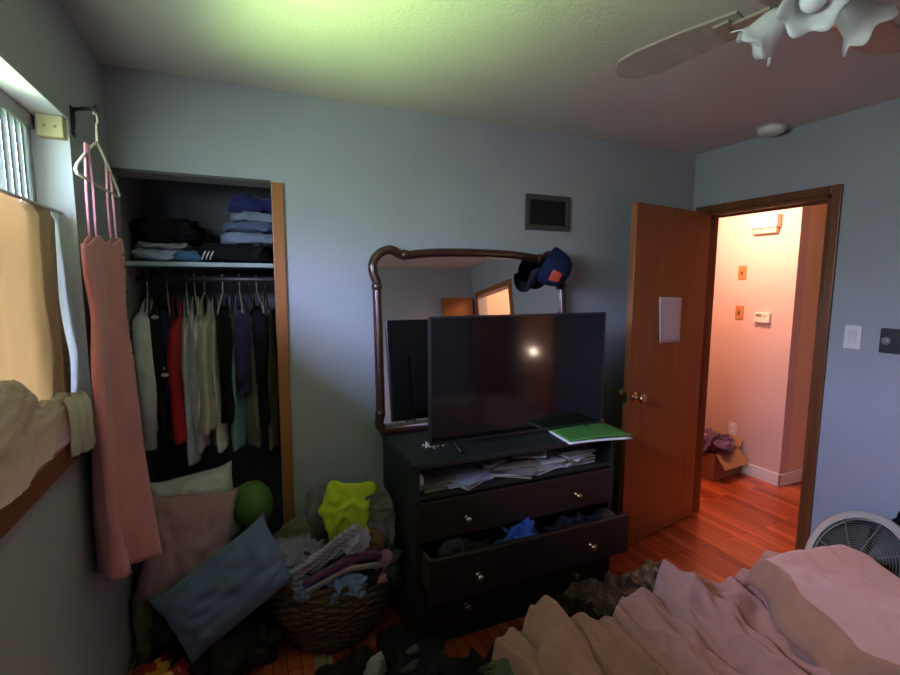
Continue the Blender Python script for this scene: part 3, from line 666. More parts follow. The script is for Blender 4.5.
# ------------------------------------------------------------------ closet
sh = tag(link('closet_shelf', boxes(((.007, .145, 1.655), (1.148, .60, 1.675))), mat('shelf_paint', (.36, .47, .48), .6), None, bevel=.002), 'painted pale shelf across the closet above the hanging clothes', 'shelf')
b = B(); tube(b, [(.007, .34, 1.600), (1.148, .34, 1.600)], .014, 12); tag(link('closet_rod', b, mat('rod_metal', (.12, .11, .10), .4, .5), None, True), 'closet rod under the shelf with clothes hangers on it', 'rod')
def garment(x, col, z0, L, half, th, label, cat, seed, sleeve=None, flare=0, material=None, hang=True, hl='', collar=None, top=.085):
    """a shirt hung across the rod: seen nearly edge-on"""
    root = thing(cat.replace(' ', '_'), label, cat, (x, .34, 1.60))
    m_ = material or fabric('closet_%d' % seed, col)
    b = B(); rr = random.Random(seed)
    ph = rr.random()*6
    def f(u, v):
        a = 2*PI*u; t = v
        shoulder = min(1, t/.10)
        hd = (.05+(half-.05)*shoulder**.8)*(1+flare*t)
        zz = -top-.0*t-L*t-.075*shoulder*0
        y = math.cos(a)*hd; k = abs(math.cos(a))
        zz = -top-(.09*(k**1.2))*(1-t*.9)-L*t
        tt = (.012+th*min(1, t*5)**.7)*(1+flare*.6*t)
        xx = math.sin(a)*tt+.012*math.sin(y*38+ph+t*2)*min(1, t*3)+.012*nz((y*3, t*2, 0), 2, seed)*t
        yy = y+.010*math.sin(t*9+ph)*math.copysign(1, y)
        zz -= .012*nz((a, 0, 0), 1.5, seed)*t
        return Vector((xx, yy, zz))
    grid(b, f, 48, 36, True); link('body', b, m_, root, True, solid=.002)
    if sleeve:
        for sg in (-1, 1):
            b = B(); y0 = sg*(half-.015)
            tube(b, [(0, y0-sg*.03, -top-.075), (.004, y0, -top-.10), (.006, y0+sg*.012, -top-.2), (.004+.01*rr.random(), y0+sg*.016, -top-.12-sleeve*.5), (.002, y0+sg*.01, -top-.12-sleeve)], [.02, th*1.25, th*1.35, th*1.15, th*.9], 14)
            link('sleeve', b, m_, root, True)
    if collar:
        b = B(); tube(b, [(th*.6*math.cos(a), .055*math.sin(a), -top-.002+.012*math.cos(2*a)) for a in [2*PI*i/16 for i in range(16)]], .010, 8, closed=True); link('collar', b, collar, root, True)
    if hang:
        h = tag(link('clothes_hanger', hanger_bm(max(.34, half*1.9), .085, True, .0035), hl[1], None, True), hl[0], 'hanger', 'hangers on the closet rod'); h.location = (x, .34, 1.60+.017)
        h.rotation_euler = (0, 0, rr.uniform(-.15, .15))
    return root
hw, hk, ht = mat('hanger_white', (.62, .62, .60), .4), mat('hanger_black', (.02, .02, .022), .4), mat('hanger_tan', (.42, .33, .20), .5)
G = [
 (.048, (.66, .67, .74), .60, .215, .030, 'white long-sleeved shirt, first on the closet rod beside the pink dress', 'shirt', .56, hw),
 (.092, (.012, .012, .015), .62, .205, .026, 'black shirt hanging right of the white shirt in the closet', 'shirt', .30, hk),
 (.130, (.014, .018, .050), .46, .200, .022, 'navy jersey with small white marks left of the red shirt', 'shirt', .20, ht),
 (.164, (.42, .012, .022), .66, .225, .026, 'red shirt hanging among the dark clothes in the closet', 'shirt', None, hk),
 (.212, (.50, .52, .66), .78, .195, .013, 'pale blue-grey long shirt right of the red shirt', 'shirt', None, hw),
 (.248, (.76, .75, .80), .73, .200, .015, 'white button shirt in the middle of the closet rod', 'shirt', None, hw),
 (.290, (.56, .50, .46), .62, .205, .030, 'greyish beige blouse with a flared hem in the closet', 'blouse', None, ht),
 (.336, (.68, .66, .68), .74, .170, .018, 'white shirt half hidden behind the beige blouse', 'shirt', None, hk),
 (.372, (.010, .010, .012), .60, .205, .026, 'black shirt hanging right of the beige blouse', 'shirt', .28, hw),
 (.414, (.20, .36, .44), .74, .185, .018, 'light teal shirt showing below the purple one', 'shirt', None, hk),
 (.450, (.045, .025, .13), .46, .205, .028, 'dark purple shirt near the right end of the closet', 'shirt', .28, ht),
 (.492, (.20, .18, .14), .74, .185, .016, 'dull olive trousers hanging beside the purple shirt', 'trousers', None, hk),
 (.530, (.012, .012, .02), .62, .205, .028, 'blue-black shirt next to the orange closet jamb', 'shirt', .30, ht),
 (.572, (.26, .20, .15), .76, .180, .018, 'tan trousers hanging last beside the closet jamb', 'trousers', None, hk),
]
for i, (x, c, L, hf, th, lab, cat, slv, hm) in enumerate(G):
    nm = {hw: 'white', hk: 'black', ht: 'tan'}[hm]
    g_ = garment(x, c, 1.6, L, hf, th, lab, cat, 20+i, slv, .25 if 'flared' in lab else 0, None, True, (nm+' hanger holding the '+lab.split(' hanging')[0].split(' in the')[0].split(',')[0].split(' half')[0].split(' next')[0].split(' showing')[0].split(' near')[0].split(' right')[0].split(' left')[0], hm))
    if 'marks' in lab:
        b = B()
        for j, (y, z) in enumerate(((-.205, -.36), (-.20, -.40), (-.208, -.43), (-.204, -.17))): ell(b, (-.026+.012*(j % 3), y-.015, z), (.016, .006, .010), 10)
        link('print', b, hw, g_, True)
for x, lab in ((.66, 'dark brown coat hanging behind the closet jamb'), (.78, 'charcoal coat hanging deeper behind the closet jamb')):
    garment(x, (.03, .025, .025), 1.6, .85, .22, .05, lab, 'coat', int(x*100), .6, 0, None, True, ('black hanger holding the '+lab.split(' hanging')[0], hk))
def folded(c, size, col, lab, cat='shirt', seed=1, yaw=0, name=None, m_=None, amp=.008):
    return tag(link(name or cat.replace(' ', '_'), lump((c[0], c[1], c[2]+size[2]/2), size, yaw, seed, amp, 12, .55, 5, stretch=(1, 1, 2.2)), m_ or fabric('folded_%d' % seed, col), None, True), lab, cat)
S0 = 1.676
folded((.115, .34, S0), (.20, .32, .055), (.33, .38, .48), 'pale blue folded shirt at the bottom of the left shelf pile', seed=41)
folded((.215, .33, S0), (.17, .30, .050), (.08, .17, .30), 'denim blue folded shirt under the black bundle on the closet shelf', seed=42, yaw=.2)
folded((.13, .36, S0+.056), (.22, .32, .035), (.30, .30, .33), 'grey folded shirt between the blue one and black bundle', seed=43)
folded((.150, .38, S0+.091), (.27, .34, .11), (.008, .008, .012), 'black bundled sweater on top of the left shelf pile', 'sweater', seed=44, amp=.016)
folded((.44, .33, S0), (.34, .34, .085), (.009, .009, .013), 'black folded track jacket at the bottom of the right shelf pile', 'jacket', seed=45, amp=.012)
b = B()
for i in range(3): tube(b, [(.30+i*.016, .155, S0+.012), (.306+i*.016, .150, S0+.03), (.316+i*.016, .156, S0+.05)], .0035, 6)
o = link('stripe', b, hw, bpy.data.objects['jacket'], True)
folded((.52, .33, S0+.085), (.28, .33, .06), (.22, .26, .38), 'grey-blue folded jeans on the black jacket in the right pile', 'jeans', seed=46)
folded((.53, .33, S0+.145), (.27, .33, .05), (.10, .13, .24), 'dark denim folded jeans in the middle of the right pile', 'jeans', seed=47, yaw=-.1)
folded((.545, .34, S0+.195), (.25, .31, .05), (.25, .29, .42), 'faded blue folded jeans second from top of the right pile', 'jeans', seed=48, yaw=.1)
folded((.54, .34, S0+.245), (.25, .30, .075), (.022, .028, .13), 'navy blue sweatshirt topmost of the right shelf pile', 'sweatshirt', seed=49, amp=.014)

# ------------------------------------------------------------------ pillows, ball, bag by the closet
def pillow(c, w_, h_, d_, rot, m_, name, label, seed, amp=.010, cat='pillow'):
    root = thing(name, label, cat, c, rot); b = B()
    def f(sg):
        def g(u, v):
            x, y = 2*u-1, 2*v-1
            k = (max(0, (1-x**4))*max(0, (1-y**4)))**.5
            ear = 1-.10*(1-abs(x)**6)*abs(y)**3-.0
            ex_ = 1-.10*(1-abs(y)**3)*abs(x)**3
            wr = (1-2*abs(nz((x, y, sg), 2.4, seed)))*amp*(.4+k)+nz((x, y, sg), 6, seed+2)*amp*.5
            return Vector((x*w_/2*ex_, sg*(d_/2*k)+wr*(1 if k > .05 else .6), y*h_/2*ear))
        return g
    grid(b, f(1), 40, 40); grid(b, f(-1), 40, 40); bmesh.ops.remove_doubles(b, verts=b.verts, dist=.0006)
    link('case', b, m_, root, True)
    b = B(); per = [Vector((t, 0, 1)) for t in ()]
    def g0(u, v): return f(1)(u, v)
    loop = [f(1)(i/20, 0) for i in range(20)]+[f(1)(1, i/20) for i in range(20)]+[f(1)(1-i/20, 1) for i in range(20)]+[f(1)(0, 1-i/20) for i in range(20)]
    tube(b, loop, .004, 6, closed=True); link('seam', b, m_, root, True)
    return root
M_pinkp = fabric('pink_pillow', (.42, .235, .285), .08); M_whitep = fabric('white_pillow', (.62, .60, .66), .05)
pillow((.235, .02, .555), .34, .36, .15, (math.radians(-12), math.radians(-6), math.radians(6)), M_whitep, 'white_pillow', 'white pillow standing behind the pink pillow in the closet', 3)
pillow((.215, -.165, .500), .35, .43, .15, (math.radians(-16), math.radians(9), math.radians(8)), M_pinkp, 'pink_pillow', 'dusty pink pillow stacked against the closet opening', 7, .012)
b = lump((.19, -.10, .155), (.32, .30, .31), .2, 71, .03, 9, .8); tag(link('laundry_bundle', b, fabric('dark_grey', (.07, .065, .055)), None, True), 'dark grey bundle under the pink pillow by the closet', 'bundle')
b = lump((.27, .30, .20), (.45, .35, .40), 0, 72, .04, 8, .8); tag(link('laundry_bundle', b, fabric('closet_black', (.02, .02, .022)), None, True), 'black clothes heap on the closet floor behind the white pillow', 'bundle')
gb = thing('green_ball', 'green rubber ball beside the pink pillow in the closet', 'ball', (.465, -.03, .565))
b = B(); ell(b, (0, 0, 0), (.088, .085, .108), 32); link('shell', b, mat('green_rubber', (.075, .17, .028), .45, 0, .08), gb, True)
b = B(); lathe(b, [(.010, 0), (.012, .004), (.006, .010)], 14, face_dir((0, 0, -.106), (0, 0, -1))); link('valve', b, mat('green_rubber_dark', (.05, .13, .02), .5), gb, True)
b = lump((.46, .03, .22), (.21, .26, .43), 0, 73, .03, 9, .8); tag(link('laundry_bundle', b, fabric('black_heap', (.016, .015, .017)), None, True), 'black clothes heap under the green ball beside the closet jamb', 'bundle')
pillow((.365, -.335, .375), .50, .30, .24, (math.radians(-24), math.radians(-31), math.radians(4)), fabric('blue_pillow', (.135, .18, .33), .08), 'blue_pillow', 'slate blue pillow tipped on its side beside the basket', 9, .014)
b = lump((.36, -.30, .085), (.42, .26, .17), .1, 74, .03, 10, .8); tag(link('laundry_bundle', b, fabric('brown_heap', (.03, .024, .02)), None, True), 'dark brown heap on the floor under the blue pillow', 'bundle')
ob = lump((.045, -.16, .20), (.055, .22, .40), 0, 75, .012, 9, .7); tag(link('olive_bag', ob, fabric('olive', (.16, .15, .095)), None, True), 'olive canvas bag squeezed between left wall and pillows', 'bag')
sb = tag(link('snack_bag', lump((.115, -.395, .075), (.25, .15, .15), .5, 76, .014, 14, .6), blotch('red_print', ((.24, .012, .014), (.30, .02, .018), (.62, .30, .06)), 16, .35), None, True), 'shiny red bag with yellow print on the floor by the left wall', 'bag')

# ------------------------------------------------------------------ laundry basket
BK = Vector((.790, -.255, 0))
bk = thing('laundry_basket', 'dark wicker laundry basket overflowing beside the dresser', 'basket', BK)
M_wick = wood('wicker', (.05, .029, .016), (.13, .075, .040), .6, 2, 1.5)
b = B()
def basket_r(t): return .180+.098*math.sin(min(1, t*1.05)*PI*.55)
for k in range(20):
    t = k/19; z = .012+.315*t; R_ = basket_r(t); n = 64
    pts = [((R_+.006*(1 if (i//2+k) % 2 else -1))*1.0*math.cos(2*PI*i/n), (R_*.76+.006*(1 if (i//2+k) % 2 else -1))*math.sin(2*PI*i/n), z) for i in range(n)]
    tube(b, pts, .0105, 6, closed=True)
link('woven_wall', b, M_wick, bk, True)
b = B()
for i in range(32):
    a = 2*PI*(i+.5)/32; tube(b, [(basket_r(t)*math.cos(a), basket_r(t)*.76*math.sin(a),   .012+.315*t) for t in (0, .25, .5, .75, 1)], .006, 6)
link('stake', b, M_wick, bk, True)
b = B(); R_ = basket_r(1)
for dz, ph in ((0, 0), (.006, PI)):
    tube(b, [((R_+.006*math.cos(i*.9+ph))*math.cos(2*PI*i/70), (R_*.76+.006*math.cos(i*.9+ph))*math.sin(2*PI*i/70), .332+.007*math.sin(i*.9+ph)) for i in range(70)], .010, 6, closed=True)
link('braided_rim', b, M_wick, bk, True)
b = B(); lathe(b, [(.001, .004), (.16, .004), (.16, .012), (.001, .012)], 32, Matrix.Diagonal((1, .8, 1, 1))); link('base', b, M_wick, bk)
def cl(name, lab, cat, c, size, col, seed, yaw=0, amp=.018, freq=12, m_=None, pitch=0, roll=0, square=.8):
    return tag(link(name, lump(c, size, yaw, seed, amp, freq, square, 5, pitch, roll, False), m_ or fabric('pile_%d' % seed, col), None, True), lab, cat)
KP = 1.055
def further(p): return tuple(CAM0+(Vector(p)-CAM0)*KP)
CAM0 = Vector((.47, -2.31, 1.59))
_cl = cl
def cl(name, lab, cat, c, size, *a, **k): return _cl(name, lab, cat, further(c), tuple(q*KP for q in size), *a, **k)
cl('dark_clothes', 'dark clothes filling the wicker basket up to its rim', 'clothes', (.775, -.375, .31), (.36, .27, .20), (.03, .025, .03), 80)
cl('grey_shirt', 'grey shirt at the back of the basket left of the yellow shirt', 'shirt', (.755, -.27, .55), (.13, .14, .30), (.17, .16, .17), 81)
cl('grey_towel', 'grey towel at the right side of the basket beside the dresser', 'towel', (.935, -.37, .52), (.13, .22, .40), (.17, .17, .16), 82, .3)
cl('yellow_shirt', 'bright lime yellow shirt topmost on the laundry basket', 'shirt', (.840, -.405, .635), (.175, .17, .19), (.42, .52, .015), 83, .2, .034, 7.5, mat('fabric_lime', (.44, .50, .03), .85, 0, .08, 12, .3, 400, .2))
cl('dark_shirt', 'dark maroon shirt under the striped shirt in the basket', 'shirt', (.74, -.40, .44), (.34, .26, .17), (.055, .03, .05), 84)
o = tag(link('striped_shirt', ribbon([further(q) for q in [(.60, -.50, .455), (.66, -.52, .49), (.73, -.525, .54), (.80, -.535, .585), (.86, -.53, .605)]], .10, 3, .013, .016, 40, 14, (-.3, -.35, .85)), stripes('mauve_stripes', ((.42, .38, .50), (.30, .25, .37)), 26, 2, .9, 2.0), None, True), 'pale mauve striped shirt laid diagonally across the basket', 'shirt')
tag(link('purple_shirt', ribbon([further(q) for q in [(.63, -.535, .435), (.70, -.55, .465), (.77, -.56, .50), (.85, -.555, .515), (.94, -.54, .485)]], .060, 6, .010, .014, 36, 10, (-.1, -.5, .8)), fabric('purple', (.15, .045, .17)), None, True), 'purple top lying below the striped shirt on the basket', 'shirt')
tag(link('cream_trim_shirt', ribbon([further(q) for q in [(.60, -.53, .415), (.64, -.55, .415), (.71, -.56, .445), (.79, -.565, .475), (.88, -.56, .465), (.98, -.52, .43)]], .032, 8, .006, .012, 40, 8, (-.1, -.5, .8)), fabric('mauve_cream', (.42, .36, .42)), None, True), 'pale mauve sleeve trailing over the basket rim', 'shirt')
cl('lavender_shirt', 'lavender shirt bunched at the left side of the basket', 'shirt', (.64, -.42, .46), (.17, .19, .17), (.22, .20, .29), 86, .5, .024, 14)
cl('lilac_sock', 'lilac bundled sock below the yellow shirt', 'sock', (.835, -.535, .565), (.10, .08, .075), (.33, .32, .50), 87, .4, .010, 18)
cl('tan_shirt', 'tan shirt at the back left of the basket', 'shirt', (.665, -.27, .47), (.20, .16, .15), (.16, .13, .09), 88, .1, .02, 14)
cl('blue_cloth', 'light blue cloth hanging over the front of the basket', 'cloth', (.790, -.545, .395), (.14, .055, .095), (.20, .30, .52), 89, -.05, .012, 22, square=.6)
cl('teal_cloth', 'small grey-blue cloth at the left rim of the basket', 'cloth', (.650, -.52, .405), (.10, .05, .06), (.15, .20, .32), 90, .4, .014, 20, square=.6)
cl('pink_sock', 'pink sock hanging at the right side of the basket', 'sock', (.945, -.525, .425), (.065, .05, .13), (.50, .19, .28), 91, .1, .008, 18, roll=.2)
cl('brown_sock', 'brown sock above the pink sock in the basket', 'sock', (.925, -.49, .515), (.06, .07, .12), (.17, .10, .06), 92, .1, .010, 16)
cl('black_shirt', 'black shirt in the right half of the basket over its rim', 'shirt', (.90, -.44, .43), (.20, .20, .18), (.02, .018, .024), 93, .1)
cl('charcoal_shirt', 'charcoal shirt drooping over the basket rim toward the dresser', 'shirt', (.985, -.46, .40), (.10, .16, .15), (.06, .065, .06), 94, .1)
cl('orange_sock', 'small orange sock between blue pillow and basket', 'sock', (.56, -.40, .44), (.06, .06, .06), (.22, .09, .03), 95, .1, .008, 18)

cl = _cl
# ------------------------------------------------------------------ floor clutter
def sheet(name, lab, cat, c, w_, d_, yaw, m_, seed, h=.03):
    b = B()
    def f(u, v):
        x, y = (u-.5)*w_, (v-.5)*d_
        return Vector((x+.2*w_*nz((u, v, 0), 2, seed)*v, y, .004+h*(1-abs(2*nz((u, v, 1), 2.2, seed)))*.8+h*.3*nz((u, v, 2), 6, seed)))
    grid(b, f, 20, 20)
    o = link(name, b, m_, None, True, solid=.002); o.location = c; o.rotation_euler = (0, 0, yaw)
    lo = min(v.co.z for v in o.data.vertices)
    o.location.z = c[2]-lo+.001
    return tag(o, lab, cat)
sheet('paper_bag', 'tan paper strip on the floor in front of the basket', 'paper', (.70, -.52, 0), .07, .22, -.15, mat('kraft', (.24, .19, .11), .8), 1, .02)
cl('tissue', 'crumpled pinkish white tissue on the floor right of the tan paper', 'tissue', (.885, -.60, .030), (.20, .06, .055), (.40, .34, .35), 101, .75, .010, 18, square=.7)
cl('white_sock', 'small white sock on the floor against the dresser corner', 'sock', (1.035, -.64, .112), (.06, .03, .025), (.10, .09, .11), 102, .2, .006, 18)
cl('black_jeans', 'black jeans heaped on the floor along the dresser front', 'jeans', (1.30, -.86, .07), (.46, .20, .14), (.008, .008, .010), 103, -.1, .03, 8)
cl('black_sweater', 'black sweater on the floor between basket and dresser', 'sweater', (1.04, -.70, .055), (.26, .24, .11), (.012, .010, .013), 104, .3, .025, 9)
cl('brown_pants', 'dark brown trousers on the floor beside the tissue', 'trousers', (.80, -.53, .035), (.24, .11, .055), (.02, .013, .011), 105, .2, .018, 12)
cl('black_trousers', 'black trousers heaped between the basket and the dresser side', 'trousers', (.995, -.60, .05), (.14, .30, .10), (.010, .009, .010), 111, 0, .022, 10)
cl('grey_sock', 'dim grey sock lying on the black sweater', 'sock', (1.00, -.72, .118), (.09, .03, .022), (.07, .065, .075), 106, .4, .006, 18)
cl('striped_sock', 'dim pale sock lying on the black jeans', 'sock', (1.26, -.88, .146), (.09, .03, .022), (.06, .06, .065), 107, -.3, .006, 18)
cl('leopard_blanket', 'brown leopard patterned blanket on the floor beside the open drawer', 'blanket', (1.86, -.83, .135), (.36, .22, .27), (.2, .1, .05), 108, -.2, .035, 9, blotch('leopard', ((.02, .009, .006), (.07, .028, .014), (.15, .07, .04)), 30))
cl('tan_scarf', 'tan patterned scarf on the leopard blanket near the doorway', 'scarf', (2.13, -.83, .15), (.22, .20, .30), (.3, .18, .1), 109, -.5, .03, 11, blotch('tan_print', ((.05, .022, .012), (.15, .07, .035), (.26, .15, .085)), 30))
cl('dark_clothes', 'dark clothes heap behind the comforter below the open drawer', 'clothes', (1.60, -.93, .14), (.34, .26, .28), (.012, .010, .010), 110, 0, .035, 9)

# ------------------------------------------------------------------ bed
bd = thing('bed', 'bed with a low mattress under the pink comforter', 'bed', (2.0, -2.26, 0))
link('mattress', boxes(((-.76, -1.02, .22), (.76, .98, .37))), fabric('mattress', (.55, .52, .50)), bd, bevel=.03)
link('box_spring', boxes(((-.75, -1.01, .10), (.75, .96, .22))), fabric('box_spring', (.10, .09, .09)), bd, bevel=.01)
for x in (-.7, .7):
    for y in (-.95, .9):
        b = B(); tube(b, [(x, y, 0), (x, y, .10)], [.02, .028], 12); link('leg', b, M_black, bd, True)
M_comf = fabric('comforter', (.390, .195, .165), .05, .25); M_back = fabric('comforter_back', (.51, .295, .255), .05, .25)
def hb(x):
    pts = [(1.0, .44), (1.25, .485), (1.5, .485), (1.9, .465), (2.2, .450), (2.45, .430), (2.8, .395), (3.0, .385)]
    for (a, b_), (c, d) in zip(pts, pts[1:]):
        if x <= c:
            t = (x-a)/(c-a); t = t*t*(3-2*t); return b_+(d-b_)*t
    return pts[-1][1]
def ridge(t): return 1-abs(2*(t-math.floor(t))-1)
def fold(x, y):
    w1 = nz((x, y*.6, 0), 1.7, 1); w2 = nz((x, y, 3), 4, 2)
    s = .97*x-.20*y+.16*w1+.03*w2
    A = .5+.9*nz((x*.9, y*.5, 7), 2.2, 4)
    t = s/.175; r1 = ridge(t); i = math.floor(t)
    a1 = .50+.38*math.sin(i*2.4+1)
    s2 = .80*x-.60*y+.14*nz((x, y, 5), 2.1, 9)
    r2 = ridge(s2/.13)
    s3 = .99*x+.12*y+.10*nz((x, y, 8), 2.6, 19)
    r3 = ridge(s3/.071)
    crease = -.022*math.exp(-((r1-.04)/.07)**2)
    return (r1**.8)*.075*a1+crease+(r2**1.8)*.030*max(0, A)+(r3**1.3)*.020*max(0, 1.1-A)-.03+.024*math.exp(-(nz((x*1.5+.1*w2, y*.7, 0), 4.5, 6)/.16)**2)+.011*math.exp(-(nz((x*1.6, y*.8, 1), 10, 8)/.17)**2)+.018*nz((x, y, 2), 5, 3)-.014
def smooth(t): t = min(1, max(0, t)); return t*t*(3-2*t)
b = B()
def comf(u, v):
    # u across the bed (x), v from the overhang at the foot (y) to the head
    x = 1.085+1.70*u; yl = -1.115-.05*math.sin(x*9)-.03*math.sin(x*21+1)
    y = yl-1.35*max(0, v-.12)/.88
    k = smooth((x-2.15-.35*smooth((-1.2-y)/.25)*0)/.22); z = hb(x)+fold(x, y)*(1-.85*k)-.03*k
    e = smooth((.12-v)/.12)
    if v < .12: y = yl+.05*(e)+.0; z -= .30*(1-math.sqrt(max(0, 1-e*e)))+.13*e
    el = smooth((.07-u)/.07)
    z -= .22*el*el; x += .06*el
    er = smooth((u-.94)/.06); z -= .10*er
    return Vector((x, y, max(z, .05)))
grid(b, comf, 260, 170)
cf = tag(link('comforter', b, M_comf, None, True, solid=.012), 'rumpled dusty pink comforter heaped across the bed', 'comforter')
b = B()
def edge_x(y):
    pts = [(-1.10, 2.30), (-1.20, 2.215), (-1.40, 2.07), (-1.63, 1.925), (-1.75, 2.02), (-2.2, 2.3), (-2.6, 2.4)]
    for (a, b_), (c, d) in zip(pts, pts[1:]):
        if y >= c: t = (y-a)/(c-a); return b_+(d-b_)*min(max(t, 0), 1)
    return 2.4
def turned(u, v):
    y = -1.15-1.45*v; x0 = edge_x(y)+.02*math.sin(y*23)
    x1 = 2.88; x = x0+(x1-x0)*u
    lift = .040*math.sqrt(min(1, u/.10))+.010
    z = hb(x)+.030*(1-smooth((x-2.2)/.5))+lift+.018*math.sin((x*.6+y*.8)*13+2*nz((x, y, 0), 2, 3))*(.4+.6*u)+.012*(1-2*abs(nz((x, y, 0), 4, 4)))+.006*(1-2*abs(nz((x, y, 0), 11, 14)))
    if u < .10: z -= .05*(1-u/.10)
    e = smooth((.06-v)/.06); z -= .10*e*e; y += .03*e*0
    er = smooth((u-.86)/.14); z -= .16*er
    return Vector((x, y, z))
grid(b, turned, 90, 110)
tb = link('turned_back_part', b, [M_back, fabric('comforter_edge_band', (.32, .165, .105), .1)], cf, True, solid=.016); tb['label'] = 'paler turned-back part of the comforter'  # second material: browner band along the folded edge
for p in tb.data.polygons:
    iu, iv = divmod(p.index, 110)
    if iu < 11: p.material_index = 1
# green fringed throw under the comforter corner
gt = thing('green_throw', 'green fringed throw hanging under the comforter corner', 'throw', (1.15, -1.2, 0))
b = B()
def thr(u, v):
    x = 1.09+.11*u; y = -1.10-.34*v
    return Vector((x-1.15-.03*v, y+1.2, .42-.35*smooth((.75-u)/.75)+.012*math.sin(v*17)+.01*nz((x, y, 0), 12, 3)-.03*smooth((.2-v)/.2)))
M_green = fabric('green_throw', (.06, .085, .05))
grid(b, thr, 30, 30); link('cloth', b, M_green, gt, True, solid=.006)
b = B(); random.seed(2)
for i in range(34):
    p = thr(0, i/33); L = random.uniform(.05, .085); tube(b, [p, p+Vector((-.022, random.uniform(-.012, .012), -L*.5)), p+Vector((-.03, random.uniform(-.02, .02), -L))], [.0045, .004, .002], 5)
for i in range(26):
    p = thr(i/25, 0); L = random.uniform(.05, .085); tube(b, [p, p+Vector((-.010, .03, -L*.4)), p+Vector((-.02, .04, -L))], [.0045, .004, .002], 5)
link('fringe', b, mat('fringe_green', (.11, .125, .05), .9), gt, True)

# ------------------------------------------------------------------ floor fan and black bag
FF = Vector((2.99, -1.19, .0))
ff = thing('drum_fan', 'round floor fan with a white rim and dark grille by the right wall', 'fan', FF)
T = face_dir((0, 0, .31), (-1, .38, .58)) @ Matrix.Scale(.86, 4)
b = B(); lathe(b, [(.250, -.005), (.282, -.014), (.294, .0), (.290, .024), (.272, .032), (.250, .022)], 64, T, False, False); link('rim', b, mat('fan_rim', (.50, .46, .40), .5), ff, True)
b = B(); lathe(b, [(.270, -.10), (.285, -.095), (.288, -.01), (.27, -.002)], 48, T, True, False); link('housing', b, M_black, ff, True)
b = B()
for r in [.05+.0135*q for q in range(15)]:
    tube(b, [T @ Vector((r*math.cos(2*PI*i/48), r*math.sin(2*PI*i/48), .018+.02*(1-(r/.27)**2))) for i in range(48)], .0017, 5, closed=True)
for i in range(8):
    a = 2*PI*i/8; tube(b, [T @ Vector((r*math.cos(a), r*math.sin(a), .016+.02*(1-(r/.27)**2))) for r in (.04, .15, .27)], .003, 6)
link('grille', b, mat('fan_grille', (.16, .165, .15), .5), ff, True)
b = B(); lathe(b, [(.05, .03), (.045, .044), (.02, .048)], 24, T); link('badge', b, M_black, ff, True)
for i in range(5):
    a = 2*PI*i/5; b = B()
    def bladef(u, v):
        r = .05+.195*u; an = a+(v-.5)*(.65+.35*u); return T @ Vector((r*math.cos(an), r*math.sin(an), -.035+.03*(v-.5)*2*.8))
    grid(b, bladef, 8, 6); link('blade', b, mat('fan_blade_grey', (.06, .065, .06), .5), ff, True, solid=.003)
b = B(); tube(b, [(-.08, -.20, .012), (.12, -.12, .012), (.12, .12, .012), (-.08, .20, .012)], .012, 8); tube(b, [(.11, -.10, .012), (.07, -.06, .20)], .010, 8); tube(b, [(.11, .10, .012), (.07, .06, .20)], .010, 8); link('stand', b, M_black, ff, True)
bg_ = thing('black_backpack', 'black backpack against the right wall behind the floor fan', 'backpack', (3.15, -1.40, 0))
link('pack_body', lump((0, 0, .305), (.115, .34, .61), 0, 120, .014, 8, .6), fabric('backpack', (.008, .008, .009)), bg_, True)
b = B(); tube(b, [(0, -.05, .595), (0, -.02, .635), (0, .02, .635), (0, .05, .595)], .009, 8); link('handle', b, M_black, bg_, True)

# ------------------------------------------------------------------ hall things
ch = thing('door_chime', 'cream door chime box high on the pink hall wall', 'chime', (XH, .19, 2.062))
link('cover', boxes(((-.055, -.105, -.042), (0, .105, .058))), mat('chime_cream', (.72, .62, .48), .5), ch, bevel=.004)
link('chime_shadow', boxes(((-.040, -.095, -.085), (0, .100, -.042))), mat('chime_shadow_tone', (.50, .32, .28), .6), ch, bevel=.003)  # the chime's cast shadow on the wall, built as a darker block
b = B(); ell(b, (-.056, .0, .005), (.003, .008, .008), 12); box(b, (-.057, -.002, .012), (-.055, .002, .026)); link('emblem', b, mat('chime_mark', (.30, .22, .15), .5), ch)
for z, lab, hole in ((1.675, 'upper brown switch plate on the pink hall wall', 0), (1.345, 'lower brown switch plate on the pink hall wall', 1)):
    s = thing('switch_plate', lab, 'switch plate', (XH, .366, z), group=None)
    link('plate', boxes(((-.006, -.036, -.058), (0, .036, .058))), mat('brown_plate', (.40, .17, .06), .45), s, bevel=.003)
    link('toggle', boxes(((-.016, -.006, -.014), (-.005, .006, .012))), mat('brown_toggle', (.12, .05, .02), .45), s, bevel=.002)
s = thing('thermostat', 'white thermostat with a small display on the pink hall wall', 'thermostat', (XH, .165, 1.318))
link('case', boxes(((-.028, -.062, -.042), (0, .062, .042))), mat('thermostat_white', (.74, .66, .58), .45), s, bevel=.006)
link('display', boxes(((-.0295, .0, .006), (-.027, .046, .028))), mat('thermostat_lcd', (.22, .20, .14), .3), s)
link('button', boxes(((-.031, -.040, .010), (-.027, -.025, .024)), ((-.031, -.022, .010), (-.027, -.007, .024))), mat('thermostat_button', (.5, .44, .40), .5), s)
s = thing('wall_outlet', 'white outlet above the hall baseboard behind the box', 'outlet', (XH, .35, .345))
link('plate', boxes(((-.006, -.036, -.058), (0, .036, .058))), M_plast, s, bevel=.003)
link('socket', boxes(((-.009, -.016, .012), (-.005, .016, .040)), ((-.009, -.016, -.040), (-.005, .016, -.012))), M_white, s, bevel=.003)
s = tag(link('wall_sensor', boxes(((XH-.03, .40, 2.16), (XH, .48, 2.185))), mat('sensor_tan', (.45, .30, .16), .5), None, bevel=.004), 'small tan sensor at the top of the pink hall wall', 'sensor')
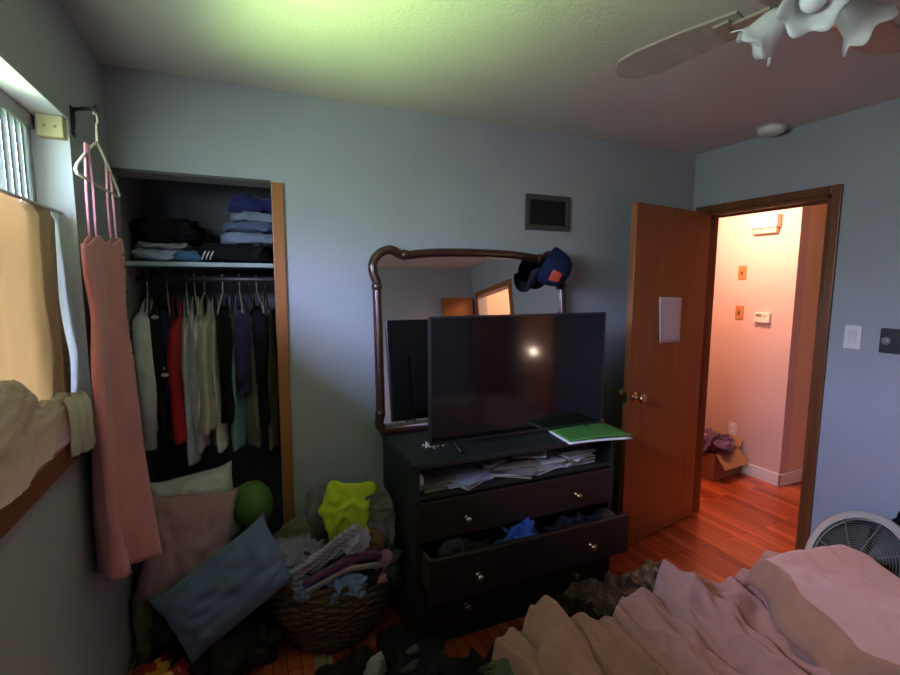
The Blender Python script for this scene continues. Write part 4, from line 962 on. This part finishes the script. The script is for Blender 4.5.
bx = thing('cardboard_box', 'open cardboard box of clothes on the hall floor', 'box', (4.03, .39, 0), (0, 0, math.radians(6)))
M_card = mat('cardboard', (.30, .16, .08), .85, 0, .1)
link('box_walls', boxes(((-.17, -.17, 0), (.17, .17, .008)), ((-.17, -.17, 0), (-.164, .17, .22)), ((.164, -.17, 0), (.17, .17, .22)), ((-.17, -.17, 0), (.17, -.164, .22)), ((-.17, .164, 0), (.17, .17, .22))), M_card, bx)
for (c, rx, ry) in (((.17, 0, .22), 0, .5), ((0, -.17, .22), .9, 0), ((0, .17, .22), -.6, 0)):
    b = B(); M = Matrix.Translation(c) @ Euler((rx, ry, 0)).to_matrix().to_4x4()
    if ry: box(b, (0, -.165, -.003), (.14, .165, .003), M @ Matrix.Rotation(-1.3, 4, 'Y'))
    elif rx > 0: box(b, (-.165, -.13, -.003), (.165, 0, .003), M)
    else: box(b, (-.165, 0, -.003), (.165, .13, .003), M)
    link('flap', b, M_card, bx)
link('hand_hole', boxes(((-.172, -.06, .06), (-.1695, .0, .13))), mat('hole_dark', (.02, .012, .01), .9), bx)
cl('purple_sweater', 'purple sweater heaped in the hall cardboard box', 'sweater', (4.0, .36, .27), (.30, .30, .17), (.12, .06, .13), 130, .2, .03, 10)
cl('pink_shirt', 'pale pink shirt in the hall box at its left side', 'shirt', (3.94, .47, .30), (.16, .22, .12), (.55, .35, .32), 131, .5, .025, 12)
cl('black_shoe', 'black shoe on top at the left of the hall box', 'shoe', (3.98, .56, .33), (.14, .12, .09), (.02, .015, .015), 132, .5, .012, 12)
# hall ceiling lamp
hl = thing('hall_ceiling_lamp', 'round ceiling lamp lighting the hall', 'ceiling lamp', (3.78, .10, H))
b = B(); lathe(b, [(.12, 0), (.12, -.02), (.10, -.028)], 32); link('lamp_base', b, M_white, hl, True)
b = B(); tube(b, [(0, 0, -.028), (0, 0, -.09)], .018); link('lamp_socket', b, M_white, hl, True)

rl = thing('table_lamp', 'bare bulb table lamp in the rear lit room', 'lamp', (3.56, -3.34, 0))
b = B(); lathe(b, [(.10, 0), (.10, .015), (.015, .03), (.012, .66), (.016, .70), (.016, .728)], 20); link('lamp_stand', b, M_brass, rl, True)
